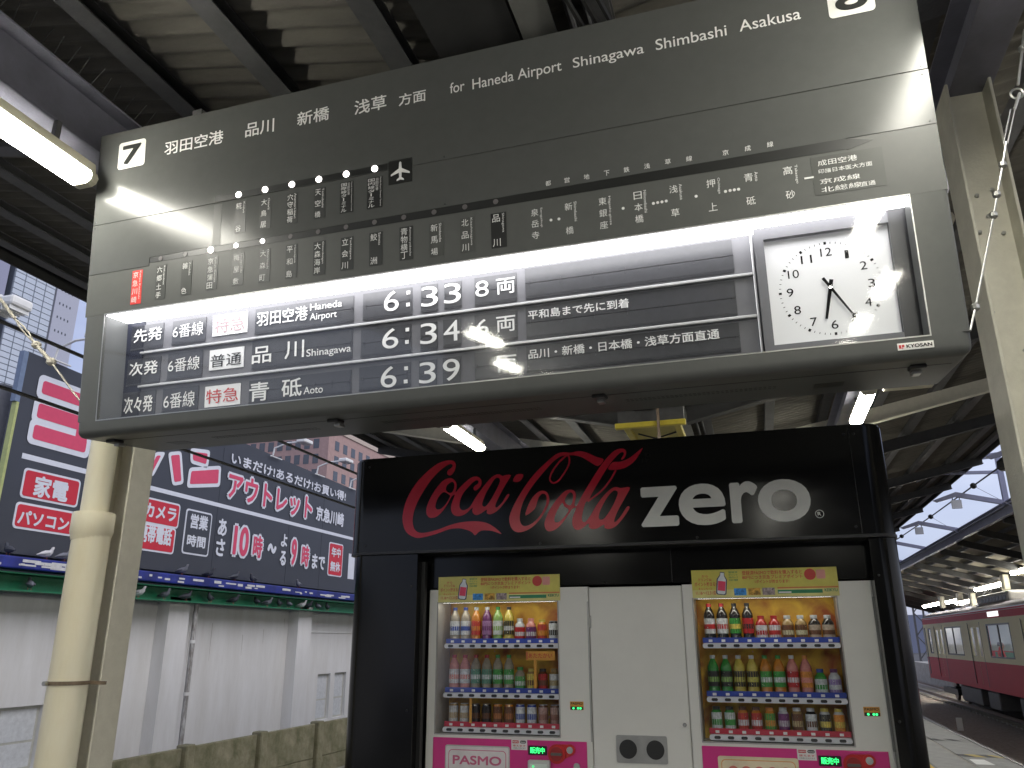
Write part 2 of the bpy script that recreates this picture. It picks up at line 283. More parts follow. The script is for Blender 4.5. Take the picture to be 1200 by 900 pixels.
# measured layout of the printed and lit things, in metres on the surface that carries them
DATA = {
    'cells': [['f',[0.1633,0.4957,0.3759,0.6329]],['f',[0.4362,0.4972,0.6505,0.6312]],['W',[0.6951,0.515,0.91,0.6301]],['f',[0.9577,0.4952,1.532,0.6338]],['f',[0.1523,0.2963,0.3714,0.4455]],['f',[0.4192,0.3017,0.6398,0.4507]],['W',[0.6847,0.3293,0.8962,0.4406]],['f',[0.9454,0.307,1.5261,0.4625]],['f',[0.1358,0.1213,0.3523,0.2613]],['f',[0.3992,0.1299,0.6249,0.2583]],['W',[0.6682,0.1323,0.8848,0.2451]],['f',[0.9363,0.1309,1.5208,0.2506]],['f',[1.5847,0.4943,1.8513,0.635]],['f',[1.8993,0.4957,1.9876,0.635]],['f',[2.0226,0.4996,2.1113,0.6309]],['f',[2.1793,0.4934,2.3893,0.6348]],['f',[1.5747,0.3029,1.8457,0.448]],['f',[1.8954,0.3002,1.9828,0.442]],['f',[2.0141,0.3061,2.1042,0.4442]],['f',[2.1749,0.3089,2.3858,0.4479]],['f',[1.567,0.1364,1.8412,0.2549]],['f',[1.8861,0.1166,1.9771,0.2542]],['f',[2.0091,0.1183,2.0983,0.2568]],['f',[2.1705,0.1252,2.3792,0.2621]],['f',[2.4325,0.4953,3.3779,0.6458]],['f',[2.4291,0.2972,3.3735,0.4566]],['f',[2.4251,0.1403,3.374,0.2673]]],
    'rowtxt_cjk': [['先発','w',[0.1846,0.5371,0.3718,0.6124]],['6番線','w',[0.4429,0.5332,0.6392,0.6087]],['羽田空港','w',[0.9697,0.537,1.2715,0.6148]],['次発','w',[0.1703,0.3502,0.3581,0.4247]],['6番線','w',[0.4252,0.345,0.6273,0.4208]],['普通','k',[0.6944,0.3437,0.8854,0.4126]],['品','w',[0.9492,0.337,1.0647,0.4262]],['川','w',[1.1433,0.342,1.2565,0.4345]],['次々発','w',[0.1508,0.1435,0.3396,0.2344]],['6番線','w',[0.4106,0.1473,0.6088,0.2322]],['特急','r',[0.6794,0.151,0.8754,0.2264]],['青','w',[0.9411,0.1379,1.0584,0.2385]],['砥','w',[1.1318,0.1427,1.2488,0.2374]],['6','w',[1.702,0.524,1.7821,0.6278]],['3','w',[1.9029,0.5225,1.9909,0.6236]],['3','w',[2.0229,0.5233,2.11,0.6235]],['8','w',[2.1847,0.5355,2.2517,0.6146]],['両','w',[2.2902,0.5343,2.3832,0.6122]],['6','w',[1.6932,0.3334,1.7795,0.4353]],['3','w',[1.8957,0.3343,1.9828,0.4377]],['4','w',[2.0178,0.3342,2.1008,0.4361]],['6','w',[2.1832,0.3436,2.2464,0.4233]],['両','w',[2.2846,0.3484,2.3787,0.4247]],['6','w',[1.6858,0.1389,1.77,0.2444]],['3','w',[1.8885,0.1404,1.9747,0.2439]],['9','w',[2.0116,0.1408,2.097,0.2465]],['両','w',[2.2809,0.155,2.3772,0.2346]],['平和島まで先に到着','w',[2.441,0.392,2.9128,0.4359]],['品川・新橋・日本橋・浅草方面直通','w',[2.4357,0.2028,3.2906,0.2487]]],
    'rowtxt_lat': [['Haneda',[1.2856,0.5844,1.4684,0.0353]],['Airport',[1.2853,0.5325,1.4402,0.0351]],['Shinagawa',[1.2705,0.3426,1.5228,0.0359]],['Aoto',[1.2594,0.1491,1.3688,0.0366]]],
    'colons': [[1.834,0.6075],[1.8314,0.546],[1.8274,0.4187],[1.8248,0.3563],[1.8197,0.2253],[1.8172,0.16]],
    'hdr_cjk': [['羽田空港',[0.4534,1.5321,0.8326,1.6123]],['品川',[0.9698,1.5341,1.1456,1.6138]],['新橋',[1.2844,1.5354,1.4706,1.6146]],['浅草',[1.6154,1.5283,1.7937,1.6092]],['方面',[1.862,1.5249,2.0083,1.5908]]],
    'hdr_lat': [['for',[2.1358,1.5358,2.2116,0.0552]],['Haneda Airport',[2.2524,1.5321,2.6961,0.0546]],['Shinagawa',[2.7507,1.5312,3.081,0.0503]],['Shimbashi',[3.1346,1.5307,3.4458,0.0533]],['Asakusa',[3.5006,1.5343,3.7547,0.0539]]],
    'up_dots': [[0.9467,1.2151],[1.1064,1.2139],[1.2643,1.2108],[1.4202,1.2121],[1.5744,1.2132],[1.7314,1.2115]],
    'lo_dots': [[0.4755,0.9242],[0.6326,0.9246],[0.7916,0.9258],[0.9455,0.9256],[1.1029,0.926],[1.2651,0.9235],[1.4219,0.9244],[1.5769,0.922],[1.7314,0.9236],[1.887,0.9229],[2.0438,0.9219],[2.1994,0.9215],[2.3524,0.923]],
    'stations': [['糀谷','Kojiya','d',[0.9282,0.9973,0.9954,1.1713]],['大鳥居','Otorii','d',[1.0798,0.9964,1.1454,1.1657]],['穴守稲荷','Anamori-inari','d',[1.2348,0.9975,1.3004,1.165]],['天空橋','Tenkubashi','d',[1.3945,0.9988,1.4584,1.1647]],['国際線ターミナル|羽田空港','Haneda Airport International Terminal','k',[1.5411,1.0032,1.6145,1.1703]],['国内線ターミナル|羽田空港','Haneda Airport Domestic Terminal','k',[1.6894,1.0022,1.7733,1.167]],['京急川崎','Keikyu Kawasaki','r',[0.2978,0.6939,0.3649,0.8826]],['六郷土手','Rokugodote','g',[0.4529,0.7005,0.5182,0.8891]],['雑色','Zoshiki','g',[0.6141,0.7025,0.6796,0.8875]],['京急蒲田','Keikyu Kamata','d',[0.7714,0.7092,0.8372,0.8891]],['梅屋敷','Umeyashiki','d',[0.9292,0.7106,0.9952,0.8854]],['大森町','Omorimachi','d',[1.0854,0.7072,1.1512,0.8847]],['平和島','Heiwajima','d',[1.2397,0.7052,1.3071,0.8835]],['大森海岸','Omorikaigan','d',[1.397,0.7008,1.4644,0.877]],['立会川','Tachiaigawa','d',[1.5491,0.7041,1.618,0.8751]],['鮫洲','Samezu','d',[1.7039,0.705,1.7742,0.8753]],['青物横丁','Aomono-yokocho','d',[1.8641,0.7089,1.9343,0.8786]],['新馬場','Shimbamba','g',[2.0194,0.7039,2.0888,0.8721]],['北品川','Kitashinagawa','g',[2.1746,0.7007,2.244,0.8731]],['品川','Shinagawa','k',[2.3262,0.6996,2.4006,0.8712]],['泉岳寺','Sengakuji','n',[2.5128,0.7089,2.5815,0.8666]],['新橋','Shimbashi','n',[2.6703,0.7066,2.74,0.8693]],['東銀座','Higashi-ginza','n',[2.8249,0.7072,2.8945,0.8678]],['日本橋','Nihombashi','n',[2.9805,0.71,3.0517,0.8683]],['浅草','Asakusa','n',[3.1356,0.7133,3.2057,0.8704]],['押上','Oshiage','n',[3.2921,0.7122,3.3646,0.8695]],['青砥','Aoto','n',[3.4471,0.7133,3.5193,0.8686]],['高砂','Takasago','n',[3.604,0.7135,3.6763,0.8707]]],
    'small_dots': [[2.6112,0.7941],[2.6479,0.7932],[2.9383,0.7952],[3.0707,0.7956],[3.0891,0.7964],[3.1075,0.7962],[3.1258,0.797],[3.2524,0.7971],[3.3745,0.7978],[3.3933,0.7986],[3.4106,0.7983],[3.4279,0.798]],
    'line_chars': [['都',[2.6063,0.9746]],['営',[2.6941,0.9743]],['地',[2.7847,0.9744]],['下',[2.876,0.9751]],['鉄',[2.9649,0.975]],['浅',[3.0554,0.9754]],['草',[3.1464,0.9791]],['線',[3.2373,0.976]],['京',[3.3902,0.9749]],['成',[3.4816,0.9768]],['線',[3.5726,0.977]]],
    'dash': [3.6894,0.7931,3.726,0.8054],
    'end_panel': [3.7221,0.7157,3.9932,0.8797],
    'end_txt': [['成田空港',[3.7476,0.8421,3.8976,0.8675]],['印旛日本医大方面',[3.7463,0.8084,3.9497,0.8279]],['京成線',[3.7469,0.761,3.8991,0.784]],['北総線',[3.7487,0.7244,3.9005,0.7477]],['直通',[3.8977,0.7244,3.952,0.7449]]],
    'cola_loop': [[-1.0253,2.5907],[-1.0774,2.5488],[-1.1179,2.4968],[-1.1345,2.4513],[-1.1153,2.427],[-1.0798,2.4403],[-1.0395,2.4919],[-1.0149,2.5369],[-1.0139,2.5758],[-1.0275,2.5963]],
    'cola_ret': [[-0.7367,2.4806],[-0.7731,2.4222],[-0.8284,2.3613],[-0.9099,2.3055]],
    'birds': [[17.7466,2.8269],[18.7257,2.8362],[19.6055,2.8602],[20.688,2.8562],[21.8316,2.882],[23.052,2.8754],[23.6612,2.8699],[24.3587,2.8878],[24.9556,2.9005],[25.7962,2.8796],[26.2342,2.8687],[26.9106,2.8818],[27.6179,2.8878],[14.355,2.8039]],
    'birds2': [[19.2853,3.3561],[20.4672,3.3639],[21.7148,3.3689],[22.6753,3.3675],[25.4381,3.3728],[14.6193,3.2945],[13.6253,3.3148],[15.1237,3.3198]],
    'cola': {'big_c': [[[-1.9342,2.1655],[-1.8447,2.1812],[-1.7561,2.2085],[-1.6679,2.2219],[-1.5803,2.2194],[-1.5078,2.1979],[-1.4361,2.1395],[-1.4933,2.158],[-1.5508,2.1644],[-1.5796,2.1567],[-1.6047,2.1374],[-1.6305,2.1608],[-1.6966,2.182],[-1.7703,2.1802],[-1.8588,2.1542],[-1.9483,2.137],[-2.0013,2.1411],[-2.056,2.1759],[-2.0816,2.2366],[-2.0805,2.3001],[-2.057,2.3845],[-2.0061,2.468],[-1.9315,2.5431],[-1.8561,2.5928],[-1.7954,2.6084],[-1.7534,2.6042],[-1.7355,2.5777],[-1.7423,2.5421],[-1.7592,2.518],[-1.7779,2.512],[-1.7918,2.5236],[-1.7878,2.545],[-1.7676,2.5581],[-1.7565,2.5718],[-1.7644,2.5832],[-1.7871,2.581],[-1.8396,2.5482],[-1.8991,2.4905],[-1.9577,2.4078],[-1.9971,2.3316],[-2.0136,2.2617],[-2.0076,2.2053],[-1.9798,2.1729]]],'oca': [[[-1.7738,2.496],[-1.8151,2.4841],[-1.8558,2.445],[-1.8959,2.3867],[-1.9208,2.3313],[-1.9247,2.2892],[-1.9109,2.2619],[-1.8881,2.2546],[-1.8544,2.2614],[-1.8177,2.2911],[-1.7851,2.3351],[-1.7599,2.3795],[-1.7391,2.3889],[-1.7519,2.3544],[-1.7623,2.3199],[-1.7578,2.2848],[-1.735,2.2608],[-1.698,2.2577],[-1.6614,2.2719],[-1.6229,2.3047],[-1.6234,2.2853],[-1.6158,2.2677],[-1.5953,2.2578],[-1.5662,2.2674],[-1.5315,2.2878],[-1.5314,2.2706],[-1.519,2.2597],[-1.4938,2.262],[-1.4578,2.2829],[-1.422,2.3202],[-1.3918,2.3599],[-1.3896,2.375],[-1.404,2.3709],[-1.4292,2.3309],[-1.4579,2.3034],[-1.4737,2.2987],[-1.4738,2.3194],[-1.4436,2.38],[-1.4076,2.4405],[-1.3786,2.4891],[-1.4184,2.4915],[-1.4293,2.4873],[-1.4584,2.501],[-1.4949,2.4877],[-1.5313,2.4547],[-1.5713,2.4079],[-1.6111,2.3541],[-1.6363,2.3137],[-1.6654,2.2943],[-1.6912,2.2934],[-1.7064,2.3137],[-1.7034,2.3519],[-1.6856,2.3931],[-1.6564,2.4267],[-1.6235,2.4587],[-1.5992,2.4714],[-1.5851,2.4649],[-1.5901,2.4497],[-1.6106,2.4368],[-1.6178,2.4203],[-1.6066,2.4084],[-1.5883,2.4158],[-1.5693,2.4372],[-1.5667,2.4673],[-1.5869,2.4912],[-1.6239,2.4934],[-1.6645,2.4696],[-1.7086,2.431],[-1.7335,2.4041],[-1.7288,2.4307],[-1.7301,2.4592],[-1.7471,2.4851]],[[-1.8095,2.4104],[-1.7751,2.3909],[-1.7711,2.3765],[-1.7963,2.3356],[-1.8257,2.309],[-1.8519,2.3047],[-1.8652,2.3215],[-1.8572,2.3599],[-1.8355,2.3941]],[[-1.7731,2.4652],[-1.7544,2.4713],[-1.7427,2.4528],[-1.7459,2.4246],[-1.7604,2.4042],[-1.783,2.4068],[-1.7985,2.424],[-1.793,2.4486]],[[-1.4584,2.4785],[-1.4802,2.4728],[-1.5092,2.4324],[-1.5381,2.3851],[-1.5595,2.3306],[-1.5557,2.3111],[-1.5375,2.3088],[-1.5087,2.3419],[-1.4799,2.3889],[-1.4546,2.4362],[-1.4474,2.4638]]],'dash': [[[-1.3426,2.4911],[-1.2995,2.4884],[-1.3213,2.4494],[-1.3643,2.4519]]],'second_c': [[[-1.0054,2.6026],[-1.0445,2.6092],[-1.0921,2.6007],[-1.1565,2.554],[-1.2372,2.4808],[-1.302,2.399],[-1.3585,2.3093],[-1.3868,2.2417],[-1.3829,2.1883],[-1.3591,2.1533],[-1.3196,2.1442],[-1.2644,2.1607],[-1.2091,2.2034],[-1.1612,2.2691],[-1.1408,2.3212],[-1.1479,2.3635],[-1.1711,2.3824],[-1.2067,2.3782],[-1.2467,2.342],[-1.275,2.2898],[-1.2873,2.2409],[-1.2317,2.2763],[-1.2154,2.3174],[-1.2032,2.3473],[-1.1832,2.3654],[-1.1636,2.3605],[-1.1561,2.3372],[-1.1647,2.292],[-1.2008,2.2331],[-1.2405,2.1972],[-1.2799,2.1801],[-1.3075,2.1851],[-1.3231,2.216],[-1.3188,2.269],[-1.2945,2.3368],[-1.246,2.4113],[-1.1814,2.4852],[-1.1168,2.5514],[-1.0688,2.5834],[-1.0293,2.5886],[-1.0058,2.587],[-0.9824,2.5854],[-0.9361,2.5705],[-0.8906,2.5403],[-0.8417,2.5117],[-0.806,2.5478],[-0.8512,2.5686],[-0.9119,2.6],[-0.9583,2.6095]]],'wave': [[[-0.7536,2.5275],[-0.7082,2.5283],[-0.6547,2.5476],[-0.6082,2.5788],[-0.5733,2.6031],[-0.5939,2.5664],[-0.6336,2.5196],[-0.6875,2.4889],[-0.7404,2.4823],[-0.7817,2.4895]]],'ola': [[[-0.6971,2.6066],[-0.7392,2.5972],[-0.7866,2.5565],[-0.8386,2.4947],[-0.8949,2.4142],[-0.9471,2.3338],[-0.9754,2.2841],[-0.9905,2.2893],[-0.9802,2.3318],[-0.9823,2.3644],[-1.0035,2.38],[-1.0423,2.3746],[-1.0898,2.3337],[-1.1298,2.2827],[-1.162,2.2238],[-1.172,2.183],[-1.1631,2.1528],[-1.1401,2.1421],[-1.1013,2.1539],[-1.0621,2.1895],[-1.0265,2.2363],[-1.0026,2.2674],[-0.9796,2.2715],[-0.9985,2.2239],[-1.0048,2.187],[-0.9958,2.1547],[-0.9733,2.1435],[-0.9412,2.1547],[-0.9088,2.1791],[-0.9073,2.1569],[-0.8889,2.1452],[-0.8589,2.1476],[-0.8193,2.1679],[-0.8156,2.1494],[-0.7921,2.1412],[-0.7547,2.1527],[-0.7162,2.1889],[-0.6771,2.2384],[-0.6671,2.2614],[-0.6833,2.2622],[-0.7188,2.2125],[-0.7497,2.1817],[-0.7591,2.1872],[-0.736,2.2412],[-0.6879,2.3201],[-0.6594,2.3743],[-0.7115,2.3735],[-0.7373,2.381],[-0.7676,2.3729],[-0.8143,2.3342],[-0.8617,2.2769],[-0.9015,2.2157],[-0.9289,2.1873],[-0.946,2.1955],[-0.945,2.2288],[-0.9255,2.2951],[-0.902,2.3164],[-0.8817,2.3529],[-0.8254,2.4404],[-0.769,2.5208],[-0.7214,2.5713],[-0.6943,2.5864],[-0.6851,2.5727],[-0.7038,2.5433],[-0.6863,2.5459],[-0.6723,2.5718],[-0.6735,2.5949]],[[-1.0039,2.3633],[-0.9952,2.3439],[-1.0016,2.3065],[-1.0136,2.2882],[-1.0365,2.2969],[-1.0476,2.3164],[-1.0353,2.346],[-1.0194,2.3619]],[[-1.0633,2.3058],[-1.0484,2.2824],[-1.0294,2.2702],[-1.026,2.255],[-1.0537,2.2189],[-1.0851,2.1942],[-1.1082,2.1952],[-1.1116,2.2178],[-1.0953,2.2584]],[[-0.7383,2.3585],[-0.757,2.3596],[-0.7921,2.3256],[-0.8322,2.2606],[-0.8473,2.2169],[-0.842,2.1982],[-0.8195,2.2009],[-0.7882,2.2363],[-0.7563,2.2865],[-0.7358,2.33],[-0.7313,2.3484]]]},
    'bb_t': [['いまだけ!あるだけ!お買い得!','w',[21.2345,6.955,28.8459,7.3453]],['アウトレット','p',[21.1764,5.8185,26.3533,6.7349]],['京急川崎','w',[26.6347,5.905,28.8038,6.4647]],['カメラ','w',[17.751,4.7855,19.0142,5.1772]],['携帯電話','w',[17.6562,4.1064,18.9465,4.5892]],['営業','w',[19.6469,4.7157,20.4504,5.1477]],['時間','w',[19.598,4.1931,20.4305,4.5348]],['あ','w',[20.9398,4.6564,21.3814,5.1868]],['さ','w',[20.9417,4.0428,21.376,4.5773]],['10','p',[21.7383,4.1192,22.605,5.1141]],['時','p',[22.8088,4.1448,23.3946,4.9319]],['〜','w',[23.6667,4.3962,24.204,4.7317]],['よ','w',[24.4395,4.6939,24.8397,5.143]],['る','w',[24.4598,4.0542,24.846,4.5642]],['9','p',[25.1098,4.0902,25.5212,5.0795]],['時','p',[25.8167,4.1104,26.3897,4.9223]],['まで','w',[26.5861,4.114,27.541,4.6619]],['年中','w',[27.9936,4.684,28.7263,5.0643]],['無休','w',[27.9679,4.1351,28.752,4.5256]],['家電','w',[14.1606,4.7345,15.1471,5.2325]],['パソコン','w',[13.8929,4.0749,15.3245,4.3978]]],
    'bb_box': [['r',[13.8429,4.6609,15.4895,5.3485]],['r',[13.7986,3.9682,15.4941,4.562]],['r',[15.8162,4.617,19.17,5.3229]],['r',[15.8435,3.8911,19.1084,4.6176]],['o',[19.4403,3.9666,20.6333,5.2638]],['r',[27.8077,3.9565,28.9332,5.232]],['w',[29.4393,3.9453,29.948,4.9441]]],
    'bb_yo': [[[13.9025,7.4437],[14.8803,7.4657],[14.8552,7.1635],[13.9039,7.1261]],[[13.8885,6.8883],[14.7954,6.8917],[14.8729,6.5269],[13.9095,6.5474]],[[13.8848,6.3577],[14.932,6.3859],[14.9489,6.0329],[13.9057,6.0222]]],
    'bb_ba': [[[17.9162,6.5215],[18.1315,6.5684],[17.8428,5.9567],[17.664,5.9478]],[[18.4622,6.6405],[18.8515,6.7528],[19.0778,5.9778],[18.7627,5.882]]],
    'bb_shi': [[[19.3726,6.9515],[20.088,7.0528],[20.0683,6.6736],[19.4247,6.6704]],[[19.4132,6.372],[20.6971,6.6852],[20.736,6.2082],[19.4097,5.9454]]],
}
DATA_first_cell = (0.7071,0.5300,0.8980,0.6151)

# ================================================================ DEPARTURE BOARD
ty, tt = R(-0.698), R(5.698)
BX = Vector((math.cos(ty), math.sin(ty), 0)); BU = Vector((math.sin(ty) * math.sin(tt), -math.cos(ty) * math.sin(tt), math.cos(tt)))
board = thing('departure_board', 'large dark grey departure board with route map, flap display and clock under the roof', 'departure board', (-3.354, 3.2, 2.545), BX, BU)
WB, HB, DB = 4.205, 1.74, -.58
GL, GR, GB, GT = .135, 4.064, .087, .660
mb = MB()
mb.bev(0, WB, 0, GB, DB, 0, .038, 5, lambda c: c.y < .001 and c.z > DB + .01 or (abs(c.x) < .001 and c.z > -.01) or (c.x > WB - .001 and c.z > -.01))
mb.build('bottom_casing', M_board, board, True)
MB().bev(0, GL, GB, GT, DB, 0, .02, 3, lambda c: c.x < .001 and c.z > -.01).build('side_casing', M_board, board, True)
MB().bev(GR, WB, GB, GT, DB, 0, .02, 3, lambda c: c.x > WB - .001 and c.z > -.01).build('side_casing', M_board, board, True)
MB().bev(0, WB, GT, 1.722, DB, -.004, .012, 2, lambda c: (c.x < .001 or c.x > WB - .001) and c.z > -.01).build('upper_casing', M_board, board, True)
# front plates with their fine gaps
MB().bev(.002, WB - .002, 1.1905, HB, -.004, 0, .0015, 1).build('front_plate', M_board2, board)
MB().prism([(.002, .8995), (.400, .8995), (.400, .9465), (WB - .002, .9465), (WB - .002, 1.1875), (.002, 1.1875)], -.004, 0).build('front_plate', M_board2, board)
MB().prism([(.002, GT + .001), (WB - .002, GT + .001), (WB - .002, .9435), (.403, .9435), (.403, .8965), (.002, .8965)], -.004, -.0003).build('front_plate', M_board, board)
MB().box(.02, WB - .02, .02, 1.7, DB - .02, DB).build('back_cover', M_board, board)
for x, y in ((.02, 1.205), (4.18, 1.205), (4.18, 1.17), (.02, 1.17), (4.18, .96), (2.1, 1.205), (2.1, .96)):
    MB().disc(x, y, .005, 0, .002, 8).build('screw', M_blk, board)
# display recess
mb = MB(); D2 = -.17
mb.box(GL - .004, GR + .004, .03, GT + .004, D2 - .01, D2)
mb.build('display_panel', M_cellgrey, board)
MB().box(GL - .012, GL - .001, GB - .05, GT, D2, -.02).build('inner_wall', mat('navy_inner_wall', (.005, .006, .012), .9, spec=0), board)
MB().box(GR + .001, GR + .012, GB - .05, GT, D2, -.02).build('inner_wall', mat('dark_side_panel', (.03, .03, .032), .3), board)
MB().box(GL - .002, GR + .002, GT - .004, GT + .008, D2 + .002, -.012).build('tube_diffuser', M_tubein, board)
MB().box(GL + .01, 3.45, .062, .068, D2 + .02, D2 + .09).build('lower_diffuser', M_tubein2, board)
MB().box(GL, .25, .05, GT, D2, D2 + .004).build('end_panel', mat('navy_end_panel', (.012, .014, .028), .45, spec=.3), board)
MB().pane(GL - .003, GR + .003, GB - .003, GT + .001, -.008).build('glass_pane', M_glass, board)
# thin bright bezel
mb = MB(); t = .005
mb.box(GL - t, GR + t, GB - t, GB, -.003, .0015).box(GL - t, GR + t, GT, GT + t, -.003, .0015).box(GL - t, GL, GB, GT, -.003, .0015).box(GR, GR + t, GB, GT, -.003, .0015)
mb.build('bezel', M_galv, board)
for y in (.473, .285): MB().bev(.24, 3.452, y - .006, y + .006, D2, D2 + .018, .002, 1).build('separator_rail', M_rail, board)
MB().bev(3.4535, 3.4625, .05, GT, D2, D2 + .018, .002, 1).build('separator_rail', M_rail, board)
cells = []
for k, (a, b, c, d) in DATA['cells']:
    if k == 'W':
        MB().bev(a, c, b, d, D2, D2 + .006, .0015, 1).build('flap', M_flapw, board)
        continue
    mb = MB(); mid = (b + d) / 2
    mb.box(a, c, mid + .0015, d, D2, D2 + .004).box(a, c, b + .012, mid - .0015, D2, D2 + .004)
    mb.box(a, c, b + .006, b + .010, D2, D2 + .006).box(a, c, b, b + .004, D2, D2 + .008)
    for q in ((.06, .94) if c - a < .4 else (.02, .18, .34, .5, .66, .82, .98)):
        x = a + (c - a) * q; mb.box(x - .002, x + .002, mid - .014, mid + .014, D2 + .004, D2 + .0065)
    mb.build('flap', M_flap, board)
mt = {'w': M_white, 'k': M_black, 'r': M_redp}
for t, k, (a, b, c, d) in DATA['rowtxt_cjk']: text(board, t, a, b, c, d, D2 + .0085, mt[k], .012 if k == 'w' and ord(t[0]) > 255 else 0)
for t, (a, b, c, cp) in DATA['rowtxt_lat']: text(board, t, a, b, c, 0, D2 + .0085, M_white, .006, cap=cp)
text(board, '特急', *DATA_first_cell, D2 + .0085, mat('washed_out_pink_print', (.42, .30, .31), .8, spec=.05), 0)
for x, y in DATA['colons']: MB().box(x - .009, x + .009, y - .009, y + .009, D2 + .004, D2 + .0085).build('colon_dot', M_white, board)
# clock
ck = MB(); D3 = -.14
ck.box(3.47, 3.508, .04, GT - .004, D3, -.11).box(3.508, 3.997, .602, GT - .004, D3, -.11).box(3.508, 3.997, .04, .136, D3, -.11)
clock = ck.build('clock', M_cellgrey, board)
MB().box(3.997, GR, .04, GT - .004, D3, -.11).build('side_panel', mat('dark_side_panel', (.03, .03, .032), .3), clock)
MB().box(3.509, 3.996, .137, .601, D3 - .02, D3).build('clock_face', M_clock, clock)
cx, cy, cr = 3.7507, .362, .197
mb = MB()
for k in range(60):
    g = R(6 * k); big = k % 5 == 0; r0, r1, ww = (cr - .006, cr + .006, .005) if big else (cr - .004, cr + .004, .0012)
    dx, dy = math.sin(g), math.cos(g)
    mb.add([(cx + dx * r0 + dy * ww, cy + dy * r0 - dx * ww, D3 + .001), (cx + dx * r0 - dy * ww, cy + dy * r0 + dx * ww, D3 + .001), (cx + dx * r1 - dy * ww, cy + dy * r1 + dx * ww, D3 + .001), (cx + dx * r1 + dy * ww, cy + dy * r1 - dx * ww, D3 + .001)], [(0, 1, 2, 3)])
mb.build('minute_marks', M_black, clock)
for k in range(1, 13):
    g = R(30 * k); s = str(k); hw = .013 if k < 10 else .022; x, y = cx + math.sin(g) * .158, cy + math.cos(g) * .158
    if k == 1: hw = .0075
    text(clock, s, x - hw, y - .018, x + hw, y + .018, D3 + .0012, M_black, 0, name='numeral')
def hand(ang, L, tail, w0, w1, z, name):
    g = R(ang); d = Vector((math.sin(g), math.cos(g))); p = Vector((d.y, -d.x)); c = Vector((cx, cy))
    L_ = [c - d * tail + p * w0, c - d * tail - p * w0, c + d * L - p * w1, c + d * L + p * w1]
    MB().prism([tuple(q) for q in L_], z, z + .002).build(name, M_hand, clock)
hand(192.5, .135, .035, .008, .005, D3 + .006, 'hour_hand'); hand(150, .205, .05, .006, .0025, D3 + .010, 'minute_hand')
MB().disc(cx, cy, .008, D3 + .001, D3 + .014, 12).build('hand_hub', M_chrome, clock)
# maker plate
mp_ = MB().bev(3.946, 4.072, .036, .064, 0, .003, .001, 1).build('maker_plate', mat('maker_plate_white', (.75, .74, .7), .4), board)
text(mp_, 'KYOSAN', 3.977, .043, 4.066, .057, .0035, M_black, .03)
MB().box(3.951, 3.959, .043, .057, .003, .0036).box(3.961, 3.963, .041, .057, .003, .0036).box(3.963, 3.970, .048, .057, .003, .0036).box(3.951, 3.968, .0435, .0455, .0036, .0041).build('maker_emblem', M_redp, mp_)
# header
Wt = .0015
def numbox(u0, v0, u1, v1, n):
    s = MB().rrect(u0, u1, v0, v1, .018, 0, Wt).build('platform_number_plate', mat('number_plate_white', (.74, .74, .7), .35), board)
    text(s, n, u0 + .028, v0 + .022, u1 - .026, v1 - .022, Wt + .0012, M_dark, .035)
numbox(.1393, 1.503, .3215, 1.665, '7'); numbox(3.866, 1.503, 4.048, 1.665, '8')
for t, (a, b, c, d) in DATA['hdr_cjk']: text(board, t, a, b, c, d, Wt, M_white, .012)
for t, (a, b, c, cp) in DATA['hdr_lat']: text(board, t, a, b, c, 0, Wt, M_white, .004, cap=cp)
# route lines
MB().box(.800, 1.80, 1.194, 1.228, 0, .001).build('route_line', M_blackline, board)
MB().box(.797, .845, .950, 1.18, 0, .0012).build('route_line', M_greyst, board)
MB().prism([(.404, .914), (3.86, .897), (3.867, .893), (3.967, .9195), (3.86, .946), (.404, .9443)], 0, .001).build('route_line', M_blackline, board)
lit = (2, 3, 4)
for i, (x, y) in enumerate(DATA['up_dots']): MB().disc(x, 1.2115, .016, 0, .006, 20).build('station_lamp', M_ledon, board)
for i, (x, y) in enumerate(DATA['lo_dots']):
    MB().disc(x, .9285, .017 if i == 2 else .0125, 0, .006 if i in lit else .003, 20).build('station_lamp', M_ledon if i in lit else M_ledoff, board)
sm = {'d': M_dark, 'k': M_blackline, 'g': M_greyst, 'r': mat('red_sticker', (.62, .04, .03), .4, emit=.12)}
for t, e, k, (a, b, c, d) in DATA['stations']:
    par = board; wz = Wt
    if k != 'n':
        par = MB().box(a, c, b, d, 0, .0012).build('station_label', sm[k], board); wz = .0025
    wd = c - a; h = d - b; mb = MB()
    if '|' in t:
        p, q = t.split('|')
        n = len(p); s = (h * .94) / n
        for i, ch in enumerate(p):
            x0, y1 = a + wd * .08, d - h * .03 - i * s
            if ch == 'ー': text_into(mb, ch, x0 + wd * .16, y1 - s * .9, x0 + wd * .24, y1 - s * .1, wz, 0, rot=True)
            elif ch in 'ミナ': text_into(mb, ch, x0 + wd * .04, y1 - s * .88, x0 + wd * .38, y1 - s * .1, wz, 0)
            else: text_into(mb, ch, x0, y1 - s * .92, x0 + wd * .42, y1 - s * .06, wz, 0)
        for i, ch in enumerate(q): text_into(mb, ch, a + wd * .56, d - h * (.14 + .1 * i), a + wd * .74, d - h * (.05 + .1 * i), wz, 0)
        text_into(mb, e, a + wd * .82, b + h * .04, a + wd * .93, d - h * .03, wz, 0, rot=True)
    else:
        n = len(t); s = wd * .50; hh = s * 1.02; gap = (h * .92 - hh) / max(1, n - 1)
        for i, ch in enumerate(t):
            y1 = d - h * .04 - gap * i; text_into(mb, ch, a + wd * .10, y1 - hh, a + wd * .10 + s, y1, wz, 0)
        L = min(h * .88, len(e) * .0105); text_into(mb, e, a + wd * .70, d - h * .03 - L, a + wd * .88, d - h * .03, wz, 0, rot=True)
    me = bpy.data.meshes.new('lettering'); me.from_pydata(mb.v, [], mb.f); me.materials.append(M_white); obj('lettering', me, par)
